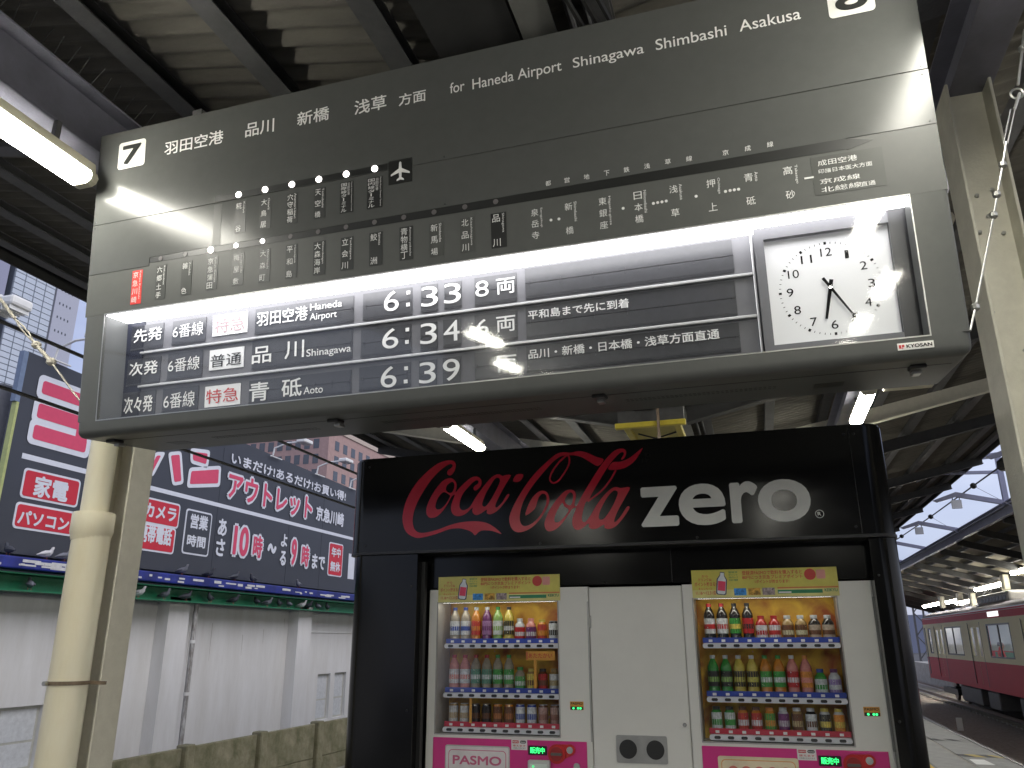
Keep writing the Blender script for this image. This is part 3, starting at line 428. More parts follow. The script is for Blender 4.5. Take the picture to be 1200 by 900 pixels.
for x, y in DATA['small_dots']: MB().disc(x, y, .0065, 0, Wt, 12).build('stop_dot', M_white, board)
for ch, (x, y) in DATA['line_chars']: text(board, ch, x - .0125, y - .0125, x + .0125, y + .0125, Wt, M_white, 0)
a, b, c, d = DATA['dash']; MB().box(a, c, b + .002, d - .003, 0, Wt).build('line_dash', M_white, board)
a, b, c, d = DATA['end_panel']; ep = MB().box(a, c, b, .884, 0, .001).build('station_label', M_greyst, board)
for t, (a, b, c, d) in DATA['end_txt']: text(ep, t, a, b, c, d, .0022, M_white, 0)
# aeroplane pictogram
a, b, c, d = 1.806, 1.109, 1.932, 1.236
ap = MB().box(a, c, b, d, 0, .0012).build('aeroplane_sign', M_blackline, board)
cxp = (a + c) / 2; cyp = (b + d) / 2
pl = [(0, .052), (.006, .046), (.0075, .016), (.050, -.010), (.050, -.019), (.0075, -.006), (.006, -.032), (.019, -.042), (.019, -.049), (0, -.044)]
MB().prism([(cxp + x, cyp + y) for x, y in pl] + [(cxp - x, cyp + y) for x, y in pl[-2:0:-1]], .0012, .0025).build('aeroplane_pictogram', M_white, ap)
# underside: hinge seam, catches, vents
MB().box(.05, WB - .05, -.0015, 0, -.150, -.146).build('underside_seam', M_blk, board)
for u, w_ in ((.13, -.175), (1.455, -.175), (2.76, -.175), (4.03, -.175)):
    ct = MB().bev(u - .03, u + .03, -.016, 0, w_, w_ + .07, .004, 1).build('catch', M_blk, board)
    MB().bev(u - .016, u + .016, -.030, -.014, w_ - .03, w_ + .025, .003, 1).build('catch_lever', M_galv, ct)
for u0, u1 in ((.62, 1.25), (1.62, 2.05), (2.05, 2.45), (2.85, 3.5)):
    mb = MB()
    for wv in (-.30, -.335):
        k = u0
        while k < u1: mb.box(k, k + .012, -.001, .0005, wv - .008, wv + .008); k += .02
    mb.build('vent_slots', M_blk, board, kind='stuff')
for u in (.36, 3.72): MB().box(u - .06, u + .06, -.001, 0, -.42, -.33).build('underside_hatch', M_blk, board)
# side bracket for the stay
br = MB().bev(WB, WB + .014, .06, .20, -.16, -.08, .003, 1); br.build('stay_bracket', M_chrome, board)
# hangers from the roof
for u in (.55, 3.65):
    for ww in (-.15, -.45): MB().box(u - .03, u + .03, 1.735, 1.86, ww - .03, ww + .03).build('hanger', M_steel, board)
mb = MB(); mb.box(.35, .95, 1.76, 1.80, -.22, -.18); mb.build('top_rail', M_steel, board)

# ================================================================ VENDING ENCLOSURE
def rr_front(x0, x1, yf, yb, r, rl=True, rr_=True, n=6):
    L = [(x1, yb), (x0, yb)]
    if rl: L += [(x0 + r - r * math.cos(R(90 * k / n)), yf + r - r * math.sin(R(90 * k / n))) for k in range(n + 1)]
    else: L += [(x0, yf)]
    if rr_: L += [(x1 - r + r * math.sin(R(90 * k / n)), yf + r - r * math.cos(R(90 * k / n))) for k in range(n + 1)]
    else: L += [(x1, yf)]
    return L
enc = thing('vending_enclosure', 'glossy black housing around two drinks vending machines with red and white lettering on its fascia', 'vending housing', (-.87, 4.55, 0), (1, 0, 0), (0, 1, 0))
ox, oy = -.87, 4.55
def sh(L): return [(x - ox, y - oy) for x, y in L]
MB().prism(sh(rr_front(-2.462, .722, 4.55, 5.9, .11)), 2.060, 2.640).build('fascia', M_vblack, enc, True)
MB().prism(sh(rr_front(-2.454, .714, 4.558, 5.89, .11)), 2.640, 2.656).build('top_cover', M_vblack, enc, True)
MB().prism(sh(rr_front(-2.467, .727, 4.545, 5.9, .115)), 2.044, 2.060).build('fascia_lip', M_blk, enc, True)
MB().prism(sh(rr_front(-2.440, -1.985, 4.575, 5.9, .10, True, False)), 0, 2.044).build('side_post', M_vblack, enc, True)
MB().prism(sh(rr_front(.575, .722, 4.575, 5.9, .10, False, True)), 0, 2.044).build('side_post', M_vblack, enc, True)
MB().box(-1.985 - ox, .575 - ox, .165, .19, 1.845, 2.044).build('header_panel', M_vblack, enc)
MB().box(-1.985 - ox, .575 - ox, 1.30, 1.34, 0, 2.044).build('back_panel', M_vblack, enc)
MB().box(-1.984 - ox, -1.960 - ox, .09, .13, 0, 2.0).build('jamb_trim', M_blk, enc)
MB().box(.580 - ox + .0, .585 - ox, -.0 + .02, .025, 0, .001).build('jamb_foot', M_blk, enc)
MB().box(-2.45 - ox, .72 - ox, -.06 + .08, 1.35, -.0, .03).build('plinth', M_blk, enc)
MB().box(.545 - ox, .548 - ox, -.0012, .001, 2.066, 2.634).build('panel_seam', M_blk, enc)
MB().box(-.47 - ox, -.467 - ox, .1635, .166, 1.85, 2.04).build('panel_seam', M_blk, enc)
for x_, z_ in ((-2.33, 2.60), (-2.33, 2.10), (.52, 2.60), (.52, 2.10), (-1.2, 2.075), (-.3, 2.075), (.57, 2.60)):
    MB().lathe([(.008, -.0005), (.006, -.003)], (x_ - ox, 0, z_), 10, 'y').build('screw', M_blk, enc)
for z_ in (.45, 1.15, 1.85):
    for x_ in (-2.02, .60): MB().lathe([(.007, .0245), (.005, .022)], (x_ - ox, 0, z_), 10, 'y').build('screw', M_blk, enc)
lg = thing('fascia_lettering_frame', None, None, (0, 4.55, 0), (1, 0, 0), (0, 0, 1)); lg.parent = enc; lg.matrix_parent_inverse = enc.matrix_world.inverted(); lg.name = 'fascia_graphics'
for nm, L in DATA['cola'].items(): filled('script_lettering', L, .002 if nm != 'wave' else .0024, M_cola, lg)
lp = DATA['cola_loop']
def smooth_path(P, k=5):
    out = []
    for i in range(len(P) - 1):
        p0, p1, p2, p3 = Vector(P[max(i - 1, 0)]), Vector(P[i]), Vector(P[i + 1]), Vector(P[min(i + 2, len(P) - 1)])
        for t in [q / k for q in range(k)]: out.append(tuple(.5 * ((2 * p1) + (p2 - p0) * t + (2 * p0 - 5 * p1 + 4 * p2 - p3) * t * t + (3 * p1 - p0 - 3 * p2 + p3) * t ** 3)))
    return out + [tuple(P[-1])]
MB().ribbon(smooth_path(lp), .0105, .0028).build('script_lettering', M_cola, lg)
MB().ribbon(smooth_path(DATA['cola_ret']), .0105, .0028).build('script_lettering', M_cola, lg)
for ch, x0_, x1_, y1_ in (('z', -.605, -.392, 2.370), ('e', -.389, -.133, 2.373), ('r', -.107, .043, 2.372), ('o', .040, .312, 2.373)): text(lg, ch, x0_, 2.143 if ch in 'zr' else 2.140, x1_, y1_, .002, M_zero, .022)
text(lg, 'R', .338, 2.165, .356, 2.185, .002, M_zero, .02)
mb = MB(); n = 28; cxr, cyr = .348, 2.1745
for k in range(n):
    g0, g1 = 2 * math.pi * k / n, 2 * math.pi * (k + 1) / n
    mb.add([(cxr + q * math.cos(g), cyr + q * math.sin(g), .002) for g in (g0, g1) for q in (.019, .0225)], [(0, 1, 3, 2)])
mb.build('registered_mark', M_zero, lg)

# ---------------------------------------------------------------- vending machines
YM = 4.70
def vending(name, label, X0, second):
    v = thing(name, label, 'vending machine', (X0, YM, 0), (1, 0, 0), (0, 0, 1), 'drinks vending machines')
    WX0, WX1, WY0, WY1 = .053, .815, 1.015, 1.760
    mb = MB()
    mb.bev(0, WX0, .0, 1.833, -.62, 0, .006, 2, lambda c: c.x < .001 and c.z > -.01).bev(WX1, .995, 0, 1.833, -.62, 0, .006, 2, lambda c: c.x > .99 and c.z > -.01)
    mb.box(WX0, WX1, WY1, 1.833, -.62, 0).box(WX0, WX1, 0, WY0, -.62, 0)
    mb.build('cabinet', M_cab, v)
    MB().box(WX0, WX1, WY0, WY1, -.24, -.22).build('display_backdrop', M_autumn, v)
    MB().box(WX0 + .0005, WX0 + .004, WY0, WY1, -.22, -.012).box(WX1 - .004, WX1 - .0005, WY0, WY1, -.22, -.012).build('display_side', mat('display_side_grey', (.4, .38, .34), .4), v)
    MB().pane(WX0 + .001, WX1 - .001, WY0 + .001, WY1 - .001, -.007).build('glass_pane', M_glass, v)
    MB().box(WX0 + .03, WX1 - .03, WY1 - .006, WY1 - .002, -.030, -.014).build('added_fill_strip', mat('fill_strip_glow', (1, .93, .8), .4, emit=13), v)  # thin glowing strip added to brighten the backdrop and drinks
    t = .007; MB().box(WX0, WX1, WY0, WY0 + t, -.004, .003).box(WX0, WX1, WY1 - t, WY1, -.004, .003).box(WX0, WX0 + t, WY0 + t, WY1 - t, -.004, .003).box(WX1 - t, WX1, WY0 + t, WY1 - t, -.004, .003).build('window_trim', mat('window_trim_grey', (.35, .34, .32), .35), v)
    for r_, (y, c) in enumerate(((1.505, (.02, .05, .32)), (1.228, (.02, .05, .32)), (1.040, (.5, .02, .05)))):
        sf = MB().rrect(.092, .806, y - .014, y + .013, .012, -.075, -.03).box(.092, .806, y - .012, y - .002, -.22, -.075).build('shelf', mat('shelf_white', (.72, .72, .74), .3), v)
        bd = MB().box(.092, .806, y + .014, y + .042, -.062, -.058).build('price_band', mat('band_blue' if r_ < 2 else 'band_red', c, .4), sf)
        for k in range(10):
            x = .134 + .0694 * k
            MB().rrect(x - .0165, x + .0165, y - .008, y + .007, .007, -.030, -.026, 3).build('selection_button', M_blk, sf)
            MB().box(x - .010, x + .010, y + .019, y + .032, -.058, -.0565).build('price_tag', M_white, sf)
    # banner above the window
    bn = MB().bev(.059, .828, 1.758, 1.909, .002, .006, .001, 1).build('banner', mat('banner_yellow', (.62, .55, .10), .3, coat=.4), v)
    P = lambda n_, c: mat(n_, c, .4)
    red, grn = P('banner_red', (.55, .04, .03)), P('banner_green', (.02, .22, .09))
    MB().box(.060, .827, 1.759, 1.800, .006, .0065).build('banner_strip', P('banner_pale', (.68, .62, .22)), bn)
    for s, a, b, c, d in (('登録済PASMOで飲料を購入すると', .335, 1.876, .650, 1.899), ('80円につき京急プレミアポイント', .335, 1.853, .650, 1.874), ('1ポイントが貯まります!', .400, 1.830, .580, 1.849), ('から', .115, 1.868, .150, 1.882), ('ドリンクde', .098, 1.847, .168, 1.865), ('ポイント貯まる!', .074, 1.820, .192, 1.843), ('キャンペーン', .095, 1.799, .168, 1.813), ('11.16〜12.31迄', .078, 1.774, .188, 1.796)):
        text(bn, s, a, b, c, d, .0072, red, .01)
    mb = MB(); bl = [(0, .062), (.012, .062), (.013, .045), (.028, .022), (.028, -.055), (.020, -.062), (0, -.062)]
    tilt = -.12; rot = lambda x, y: (.222 + x * math.cos(tilt) - y * math.sin(tilt), 1.834 + x * math.sin(tilt) + y * math.cos(tilt))
    MB().prism([rot(x, y) for x, y in bl] + [rot(-x, y) for x, y in bl[-2:0:-1]], .0065, .0072).build('bottle_picture', P('picture_navy', (.03, .04, .12)), bn)
    MB().prism([rot(x * .78, y * .93) for x, y in bl] + [rot(-x * .78, y * .93) for x, y in bl[-2:0:-1]], .0072, .0076).build('bottle_picture', P('picture_white', (.72, .75, .78)), bn)
    MB().prism([rot(x, y) for x, y in ((-.02, .012), (.02, .012), (.02, -.04), (-.02, -.04))], .0076, .008).build('bottle_picture', P('picture_pink', (.75, .05, .12)), bn)
    for s, y in (('登録済', 1.888), ('ポイント', 1.874), ('京急グループ', 1.860), ('加盟', 1.846)): text(bn, s, .262, y, .312, y + .010, .0072, grn, .01)
    MB().disc(.690, 1.872, .030, .0065, .0072, 24).build('banner_spot', red, bn)
    MB().rrect(.722, .768, 1.848, 1.896, .006, .0065, .007).build('banner_box', P('banner_rose', (.7, .3, .25)), bn)
    for i, c in enumerate(((.03, .2, .5), (.4, .22, .03), (.25, .2, .2))):
        MB().box(.285 + .075 * i, .350 + .075 * i, 1.768, 1.806, .0066, .0072).build('banner_photo', patch_mat('photo_print%d%d' % (i, second), [tuple(x * .5 for x in c), c, tuple(min(1, x * 2) for x in c)], 60), bn)
    MB().box(.515, .745, 1.774, 1.793, .0066, .0072).build('banner_bar', grn, bn)
    MB().box(.515, .825, 1.800, 1.808, .0066, .0072).build('banner_bar', P('banner_orange', (.6, .2, .05)), bn)
    MB().box(.519, .585, 1.777, 1.784, .0072, .0076).build('banner_bar', M_white, bn)
    text(bn, 'KEIKYU', .755, 1.780, .820, 1.796, .0072, grn, .02)
    # lower magenta panel and what is on it
    pk = MB().bev(.050, .962, .42, 1.000, 0, .008, .003, 2).build('lower_panel', M_pink, v)
    if not second:
        fr = MB().rrect(.129, .518, .70, .963, .012, .008, .012).build('card_notice', P('notice_grey', (.45, .45, .42)), pk)
        MB().rrect(.135, .512, .706, .957, .010, .012, .0125).build('notice_face', P('notice_white', (.68, .64, .63)), fr)
        MB().rrect(.150, .498, .712, .940, .022, .0125, .0130).build('notice_border', P('notice_rose', (.55, .12, .22)), fr)
        MB().rrect(.154, .494, .716, .936, .019, .0130, .0134).build('notice_face', P('notice_white', (.68, .64, .63)), fr)
        text(fr, 'PASMO', .177, .862, .470, .910, .0140, P('notice_rose', (.55, .12, .22)), .03)
        text(fr, 'タッチで買える', .19, .80, .46, .838, .0140, P('notice_rose', (.55, .12, .22)), .02)
    else:
        fr = MB().rrect(.129, .530, .70, .955, .012, .008, .012).build('card_notice', P('notice_cream', (.7, .62, .4)), pk)
        MB().rrect(.145, .515, .71, .940, .022, .012, .0125).build('notice_border', P('notice_orange', (.7, .3, .1)), fr)
        MB().rrect(.149, .511, .714, .936, .019, .0125, .013).build('notice_face', P('notice_pale', (.75, .65, .45)), fr)
        for k in range(5): MB().disc(.205 + .065 * k, .885, .026, .013, .0135, 20).build('notice_spot', P('notice_salmon', (.7, .2, .15)), fr)
    st = MB().bev(.528, .621, .948, 1.002, .008, .010, .0005, 1).build('card_sticker', P('sticker_white', (.72, .7, .68)), pk)
    MB().rrect(.534, .572, .982, .997, .003, .010, .0105).build('sticker_mark', red, st); MB().rrect(.579, .614, .982, .997, .007, .010, .0105).build('sticker_mark', M_blk, st)
    text(st, 'PASMO', .536, .986, .570, .993, .0108, M_white, .03); text(st, 'Suica', .583, .986, .610, .993, .0108, M_white, .02)
    text(st, '使えます', .536, .965, .612, .975, .0108, red, .01); text(st, 'ご利用いただけます', .536, .954, .612, .961, .0108, M_blk, 0)
    dp = MB().bev(.628, .736, .926, .973, .008, .016, .002, 1).build('sales_display', M_blk, pk)
    text(dp, '販売中', .640, .934, .724, .966, .0165, mat('green_lit_letters', (.05, 1, .25), .4, emit=1.6, var=.01), .015)
    mb = MB(); mb.disc(.793, .935, .050, .008, .020, 28).disc(.868, .957, .030, .008, .018, 24).prism([(.80, .895), (.88, .930), (.88, .985), (.80, .984)], .008, .014)
    cs = mb.build('coin_surround', P('coin_red', (.5, .02, .02)), pk)
    MB().disc(.793, .935, .036, .020, .026, 24).build('coin_disc', P('coin_dark_red', (.3, .02, .02)), cs)
    MB().rrect(.762, .824, .928, .942, .006, .026, .034).build('return_lever', P('lever_grey', (.12, .10, .09)), cs)
    MB().disc(.868, .957, .018, .018, .021, 20).build('coin_slot', M_chrome, cs)
    bv = MB().bev(.631, .757, .76, .902, .008, .045, .008, 2).build('note_reader', P('reader_grey', (.5, .5, .48)), pk)
    MB().box(.645, .743, .80, .885, .045, .046).build('reader_screen', P('reader_pale', (.62, .68, .62)), bv)
    MB().disc(.665, .872, .005, .046, .048, 12).build('reader_lamp', mat('green_lit_letters', (.05, 1, .25)), bv)
    MB().rrect(.89, .925, .83, .895, .015, .008, .03).build('key_cylinder', M_chrome, pk)
    ind = MB().bev(.872, .949, 1.163, 1.207, 0, .004, .001, 1).build('stock_indicator', P('indicator_orange', (.6, .28, .04)), v)
    text(ind, 'PASMO', .877, 1.190, .944, 1.203, .0046, M_blk, .03)
    MB().box(.874, .947, 1.164, 1.180, .004, .0048).build('indicator_strip', M_blk, ind)
    for q in (.892, .918, .932): MB().disc(q, 1.172, .006, .0048, .006, 10).build('indicator_lamp', mat('green_lit_letters', (.05, 1, .25)), ind)
    # delivery flap and feet, below the picture
    MB().box(.10, .80, .16, .36, .001, .01).build('delivery_flap', M_blk, v)
    MB().rrect(.985, .9949, 1.0, 1.75, .004, .0005, .0015).build('edge_trim', M_galv, v)
    return v
vm1 = vending('vending_machine', 'white and magenta drinks machine with a PASMO notice, left of the plain white bin cabinet', -1.950, 0)
vm2 = vending('vending_machine', 'white and magenta drinks machine with cola bottles on top, right of the white cabinet', -.4175, 1)
bn = thing('recycling_bin', 'plain white cabinet with two round bottle holes, between the two drinks machines', 'recycling bin', (-.953, YM, 0), (1, 0, 0), (0, 0, 1))
MB().bev(0, .533, 0, 1.829, -.60, -.004, .005, 2).build('cabinet', M_cab, bn)
MB().bev(.004, .529, .05, 1.824, -.004, .004, .003, 2).build('door', M_cab, bn)
MB().disc(.505, 1.10, .011, .004, .012, 16).build('lock', M_chrome, bn)
for y_ in (.35, 1.6): MB().bev(.001, .012, y_, y_ + .07, .0, .010, .002, 1).build('hinge', M_galv, bn)
pp = MB().rrect(.129, .405, .903, 1.041, .010, .004, .010).build('hole_plate', mat('plate_silver', (.42, .42, .41), .3, .6), bn)
for x in (.194, .341):
    MB().lathe([(.048, .010), (.048, .014), (.042, .0145)], (x, .972, 0), 28, 'z').build('hole_rim', M_blk, pp)
    MB().disc(x, .972, .043, .004, .0125, 28).build('bottle_hole', mat('hole_black', (.002, .002, .002), .9), pp)

# ---------------------------------------------------------------- bottles and cans on the shelves
BT = {}
def bottle_mesh(kind):
    if kind in BT: return BT[kind]
    if kind == 'tall': prof = [(.026, 0), (.0310, .005), (.0310, .034), (.0290, .039), (.0310, .045), (.0310, .122), (.0295, .127), (.0310, .134), (.0285, .150), (.0190, .172), (.0125, .184), (.0120, .190)]; cap = [(.0140, .188), (.0140, .205), (.0125, .206)]; lab = (.0316, .044, .124)
    elif kind == 'short': prof = [(.027, 0), (.0315, .004), (.0315, .088), (.029, .100), (.019, .114), (.016, .120)]; cap = [(.0185, .119), (.0185, .136), (.017, .137)]; lab = (.0321, .014, .086)
    elif kind == 'can': prof = [(.023, 0), (.0275, .006), (.0275, .108), (.024, .116), (.024, .118)]; cap = [(.0242, .1175), (.0242, .120), (.022, .1195)]; lab = (.0280, .010, .106)
    else: prof = [(.023, 0), (.028, .006), (.028, .100), (.023, .108), (.019, .114)]; cap = [(.020, .113), (.020, .128), (.018, .129)]; lab = (.0285, .010, .100)
    body = MB().lathe(prof, n=14).mesh('body', None, True); c = MB().lathe(cap, n=12).mesh('cap', None, True)
    l = MB().lathe([(lab[0], lab[1]), (lab[0], lab[2])], n=14).mesh('label', None, True)
    mk = MB().lathe([(lab[0] + .0004, lab[1] + .3 * (lab[2] - lab[1])), (lab[0] + .0004, lab[1] + .62 * (lab[2] - lab[1]))], n=14).mesh('label_band', None, True)
    BT[kind] = (body, c, l, mk); return BT[kind]
def drink(kind, bc, cc, lc, mc, X, Zb, depth, label):
    b, c, l, mk = bottle_mesh(kind)
    t = thing('drink_can' if kind in ('can',) else 'drink_bottle', label, 'can' if kind == 'can' else 'bottle', (X, YM + depth, Zb), (1, 0, 0), (0, 0, 1), 'drinks on display in the vending machines')
    def part(nm, me, colr, rough, other=None):
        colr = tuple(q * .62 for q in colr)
        key = 'drink_%s_%.2f_%.2f_%.2f' % ((nm,) + colr) + ('' if other is None else '_%.2f_%.2f_%.2f' % other)
        m = MATS.get(key) or (mat(key, colr, rough, var=.15, scale=60, coat=.3) if other is None else patch_mat(key, [other, colr, colr, tuple(min(.8, q * 1.6 + .05) for q in colr), tuple(q * .5 for q in other)], 75, .3))
        k2 = (me.name, key)
        if k2 not in BT: q = me.copy(); q.materials.append(m); BT[k2] = q
        o = obj(nm, BT[k2], t); o.rotation_euler = (0, random.uniform(-3, 3), 0)
    part('body', b, bc, .12); part('cap', c, cc, .35); part('label', l, lc, .3, mc); part('label_band', mk, mc, .3, lc)
Bl, Wh, Rd, Gn, Br, Bk = (.02, .06, .35), (.7, .72, .72), (.55, .02, .02), (.05, .35, .05), (.16, .06, .02), (.02, .015, .012)
Cl = (.42, .36, .26); Or = (.75, .28, .03); Pu = (.18, .03, .16); Ye = (.75, .6, .1); Pk = (.8, .3, .25); Tn = (.45, .3, .12); Mi = (.3, .5, .12)
m1 = [[('tall', Cl, Bl, Bl, Wh, 'clear water bottle with blue label'), ('tall', Cl, Bl, Bl, Wh, 'clear water bottle with blue label'), ('tall', Or, Wh, Or, Rd, 'orange bottle with red lettering band'), ('tall', Pu, Wh, Pu, (.4, .2, .4), 'purple grape drink bottle'), ('tall', Mi, Gn, Mi, Wh, 'pale green drink bottle'), ('tall', Ye, Bk, Wh, Bk, 'yellow tea bottle with dark cap'), ('short', Wh, Wh, Wh, Rd, 'small white bottle with red band'), ('short', Pk, Pk, Wh, Pu, 'small pink bottle'), ('jar', Or, Ye, Or, Rd, 'small orange vitamin bottle'), ('can', Bk, Wh, Bk, Wh, 'small dark can')],
      [('tall', Pk, Rd, Pk, Wh, 'salmon pink bottle with red cap'), ('tall', Pk, Rd, Pk, Wh, 'salmon pink bottle with red cap'), ('tall', Cl, Rd, Wh, (.1, .3, .2), 'clear bottle with white label and red cap'), ('tall', Cl, Rd, Wh, (.1, .3, .2), 'clear bottle with white label and red cap'), ('tall', Cl, Gn, Wh, Gn, 'clear bottle with green leaf label'), ('tall', Cl, Gn, Wh, Gn, 'clear bottle with green leaf label'), ('short', Cl, Gn, Wh, Gn, 'small clear bottle with green cap'), ('jar', Tn, Ye, Br, Ye, 'small brown can shaped bottle'), ('jar', Br, Bk, Br, Rd, 'dark brown coffee bottle'), ('jar', Tn, Tn, (.5, .4, .2), Wh, 'tan coffee bottle')],
      [('can', Tn, Wh, (.5, .35, .15), Wh, 'tan coffee can'), ('can', Tn, Wh, (.5, .35, .15), Wh, 'tan coffee can'), ('can', Bk, Tn, Br, Bk, 'dark brown coffee can'), ('can', Bk, Tn, Br, Bk, 'dark brown coffee can'), ('can', Or, Tn, (.45, .16, .04), Br, 'orange brown coffee can'), ('can', Or, Tn, (.45, .16, .04), Br, 'orange brown coffee can'), ('can', Bl, Wh, Bl, Wh, 'blue can with white band'), ('can', Bl, Wh, Bl, Wh, 'blue can with white band'), ('can', Br, Wh, (.3, .12, .08), (.5, .3, .25), 'reddish brown can'), ('can', Br, Wh, (.3, .12, .08), (.5, .3, .25), 'reddish brown can')]]
m2 = [[('tall', Bk, Rd, Rd, Wh, 'dark cola bottle with red label'), ('tall', Bk, Rd, Rd, Wh, 'dark cola bottle with red label'), ('tall', Bk, Bk, Ye, Gn, 'dark bottle with yellow and green label'), ('tall', Bk, Bk, Bk, Rd, 'dark cola bottle with black label'), ('short', Rd, Rd, Rd, Wh, 'short red drink bottle'), ('short', Rd, Rd, Rd, Wh, 'short red drink bottle'), ('short', Tn, Wh, (.6, .55, .35), Br, 'short cream coffee bottle'), ('short', Tn, Wh, (.6, .55, .35), Br, 'short cream coffee bottle'), ('short', Bk, Wh, Br, (.5, .4, .3), 'short dark coffee bottle'), ('short', Bk, Wh, Br, (.5, .4, .3), 'short dark coffee bottle')],
      [('tall', Gn, Wh, Mi, Bk, 'green tea bottle'), ('tall', Gn, Wh, Mi, Bk, 'green tea bottle'), ('tall', Ye, Wh, (.55, .5, .1), Bk, 'yellow green tea bottle with dark emblem'), ('tall', Ye, Wh, (.55, .5, .1), Bk, 'yellow green tea bottle with dark emblem'), ('tall', Or, Gn, Wh, Gn, 'orange bottle with white label and green cap'), ('tall', Or, Gn, Wh, Gn, 'orange bottle with white label and green cap'), ('tall', Pk, Wh, Wh, Rd, 'peach bottle with white label'), ('tall', Pk, Or, Pk, Or, 'deep peach coloured bottle'), ('short', Gn, Bl, Gn, Wh, 'small green bottle with blue cap'), ('short', Wh, Pu, Wh, (.3, .2, .45), 'small white bottle with purple cap')],
      [('jar', Gn, Bk, Gn, Wh, 'small green bottle with dark cap'), ('jar', Gn, Bk, Gn, Wh, 'small green bottle with dark cap'), ('jar', Or, Br, Wh, Rd, 'amber bottle with white label'), ('jar', Or, Br, Wh, Rd, 'amber bottle with white label'), ('jar', Or, Or, Or, Gn, 'orange juice bottle'), ('jar', Wh, Wh, (.5, .45, .5), Pu, 'pale grey purple bottle'), ('jar', Tn, Wh, (.5, .4, .2), Br, 'tan latte bottle'), ('jar', Bk, Wh, Br, Wh, 'dark coffee bottle in the bottom row'), ('jar', Wh, Ye, Ye, Bk, 'yellow lemon bottle'), ('jar', Wh, Ye, Ye, Or, 'yellow bottle with orange mark')]]
ordn = ['first', 'second', 'third', 'fourth', 'fifth', 'sixth', 'seventh', 'eighth', 'ninth', 'tenth', 'eleventh', 'twelfth']
for side, X0, mm in (('left', -1.950, m1), ('right', -.4175, m2)):
    for r_, (row, zb, rn) in enumerate(zip(mm, (1.525, 1.248, 1.060), ('top', 'middle', 'bottom'))):
        for k, (kind, bc, cc, lc, mc, nm) in enumerate(row):
            drink(kind, bc, cc, lc, mc, X0 + .134 + .0694 * k, zb, .10, '%s, %s from left, %s row, %s machine' % (nm, ordn[k], rn, side))
for (xa, xb, za, zb) in ((.600, .775, 1.425, 1.475), (.648, .664, 1.27, 1.425), (.250, .266, 1.075, 1.215)):
    tg = MB().bev(xa, xb, za, zb, -.055, -.052, .001, 1).build('promotion_card', mat('promotion_orange', (.7, .33, .04), .4), vm1)
    if xb - xa > .1:
        text(tg, 'あたたかい', xa + .015, za + .012, xb - .015, zb - .012, -.0515, M_redp, .01)
        MB().box(xa + .004, xa + .010, za + .006, zb - .006, -.052, -.0515).build('card_edge', M_redp, tg)
MB().box(.150, .80, 1.061, 1.063, -.21, -.06).build('shelf_tray', mat('tray_clear', (.5, .5, .5), .2), vm1)

# ================================================================ GROUND AND PLATFORM
M_plat = mat('platform_asphalt', (.20, .20, .19), .8, 0, .2, 6, .3, 80)
M_slab = mat('platform_slab', (.30, .30, .29), .7, 0, .15, 5, .2, 90)
M_ballast = mat('ballast_brown', (.42, .36, .30), .95, 0, .5, 14, .9, 30, c2=(.20, .17, .14))
M_conc = mat('station_concrete', (.32, .31, .28), .85, 0, .25, 4, .4, 40)
MB().box(-400, 400, -60, 900, -2.6, -2.5).build('ground', mat('street_asphalt', (.07, .07, .07), .9, 0, .3, .5), kind='structure')
MB().box(3.12, 14.5, -8, 260, -2.5, -1.32).build('track_bed', M_ballast, kind='structure')
pf = MB().box(-5.4, 2.0, -16, 75, -1.3, -.004); pf.build('platform', M_plat, kind='structure')
pe = MB().box(1.95, 3.04, -16, 75, -1.2, -.012).build('platform_edge', M_conc, kind='structure')
slab = MB().bev(0, .535, 0, .592, -.02, 0, .004, 1).mesh('paving_slab', M_slab)
for k in range(28):
    for x_ in (2.46, 1.87 + .003): obj('paving_slab', slab, pe, loc=(x_ if x_ > 2 else 1.955, 8 + .6 * k, 0)).scale = (1 if x_ > 2 else .85, 1, 1)
MB().box(1.96, 2.99, 24.8, 75, -.02, 0).build('far_paving', M_slab, pe)
MB().box(3.00, 3.05, -16, 75, -.05, .004).build('black_edge_strip', M_blk, pe)
yl = MB()
for k in range(60): yl.bev(1.62, 1.91, 4 + .3 * k, 4.292 + .3 * k, 0, .006, .003, 1)
tag(yl.build('tactile_paving', mat('tactile_yellow', (.6, .42, .03), .6, 0, .15, 12)), kind='structure')
def stripe(Y_, X0, X1, dk, lt, wd):
    g = MB(); h = MB(); x = X0; k = 0
    while x < X1:
        (g if k % 2 else h).add([(x, Y_, .002 if x < 2.45 else .0035), (min(x + wd, X1), Y_, .0035), (min(x + wd, X1) - .1, Y_ + .28, .0035), (x - .1, Y_ + .28, .0035)], [(0, 1, 2, 3)]); x += wd; k += 1
    a = h.build('boarding_mark', dk, kind='structure'); b = g.build('boarding_mark', lt, kind='structure')
dkp = mat('mark_black', (.04, .04, .04), .6); ylp = mat('mark_yellow', (.45, .34, .08), .6); gyp = mat('mark_grey', (.25, .25, .24), .6)
stripe(15.2, 2.5, 3.0, dkp, gyp, .12); stripe(13.25, 2.5, 3.0, dkp, ylp, .14); stripe(18.6, 2.5, 3.0, dkp, gyp, .12)
MB().add([(2.48, 12.5, .0035), (2.70, 12.5, .0035), (2.68, 13.0, .0035), (2.5, 13.0, .0035)], [(0, 1, 2, 3)]).build('white_floor_mark', M_white, kind='structure')
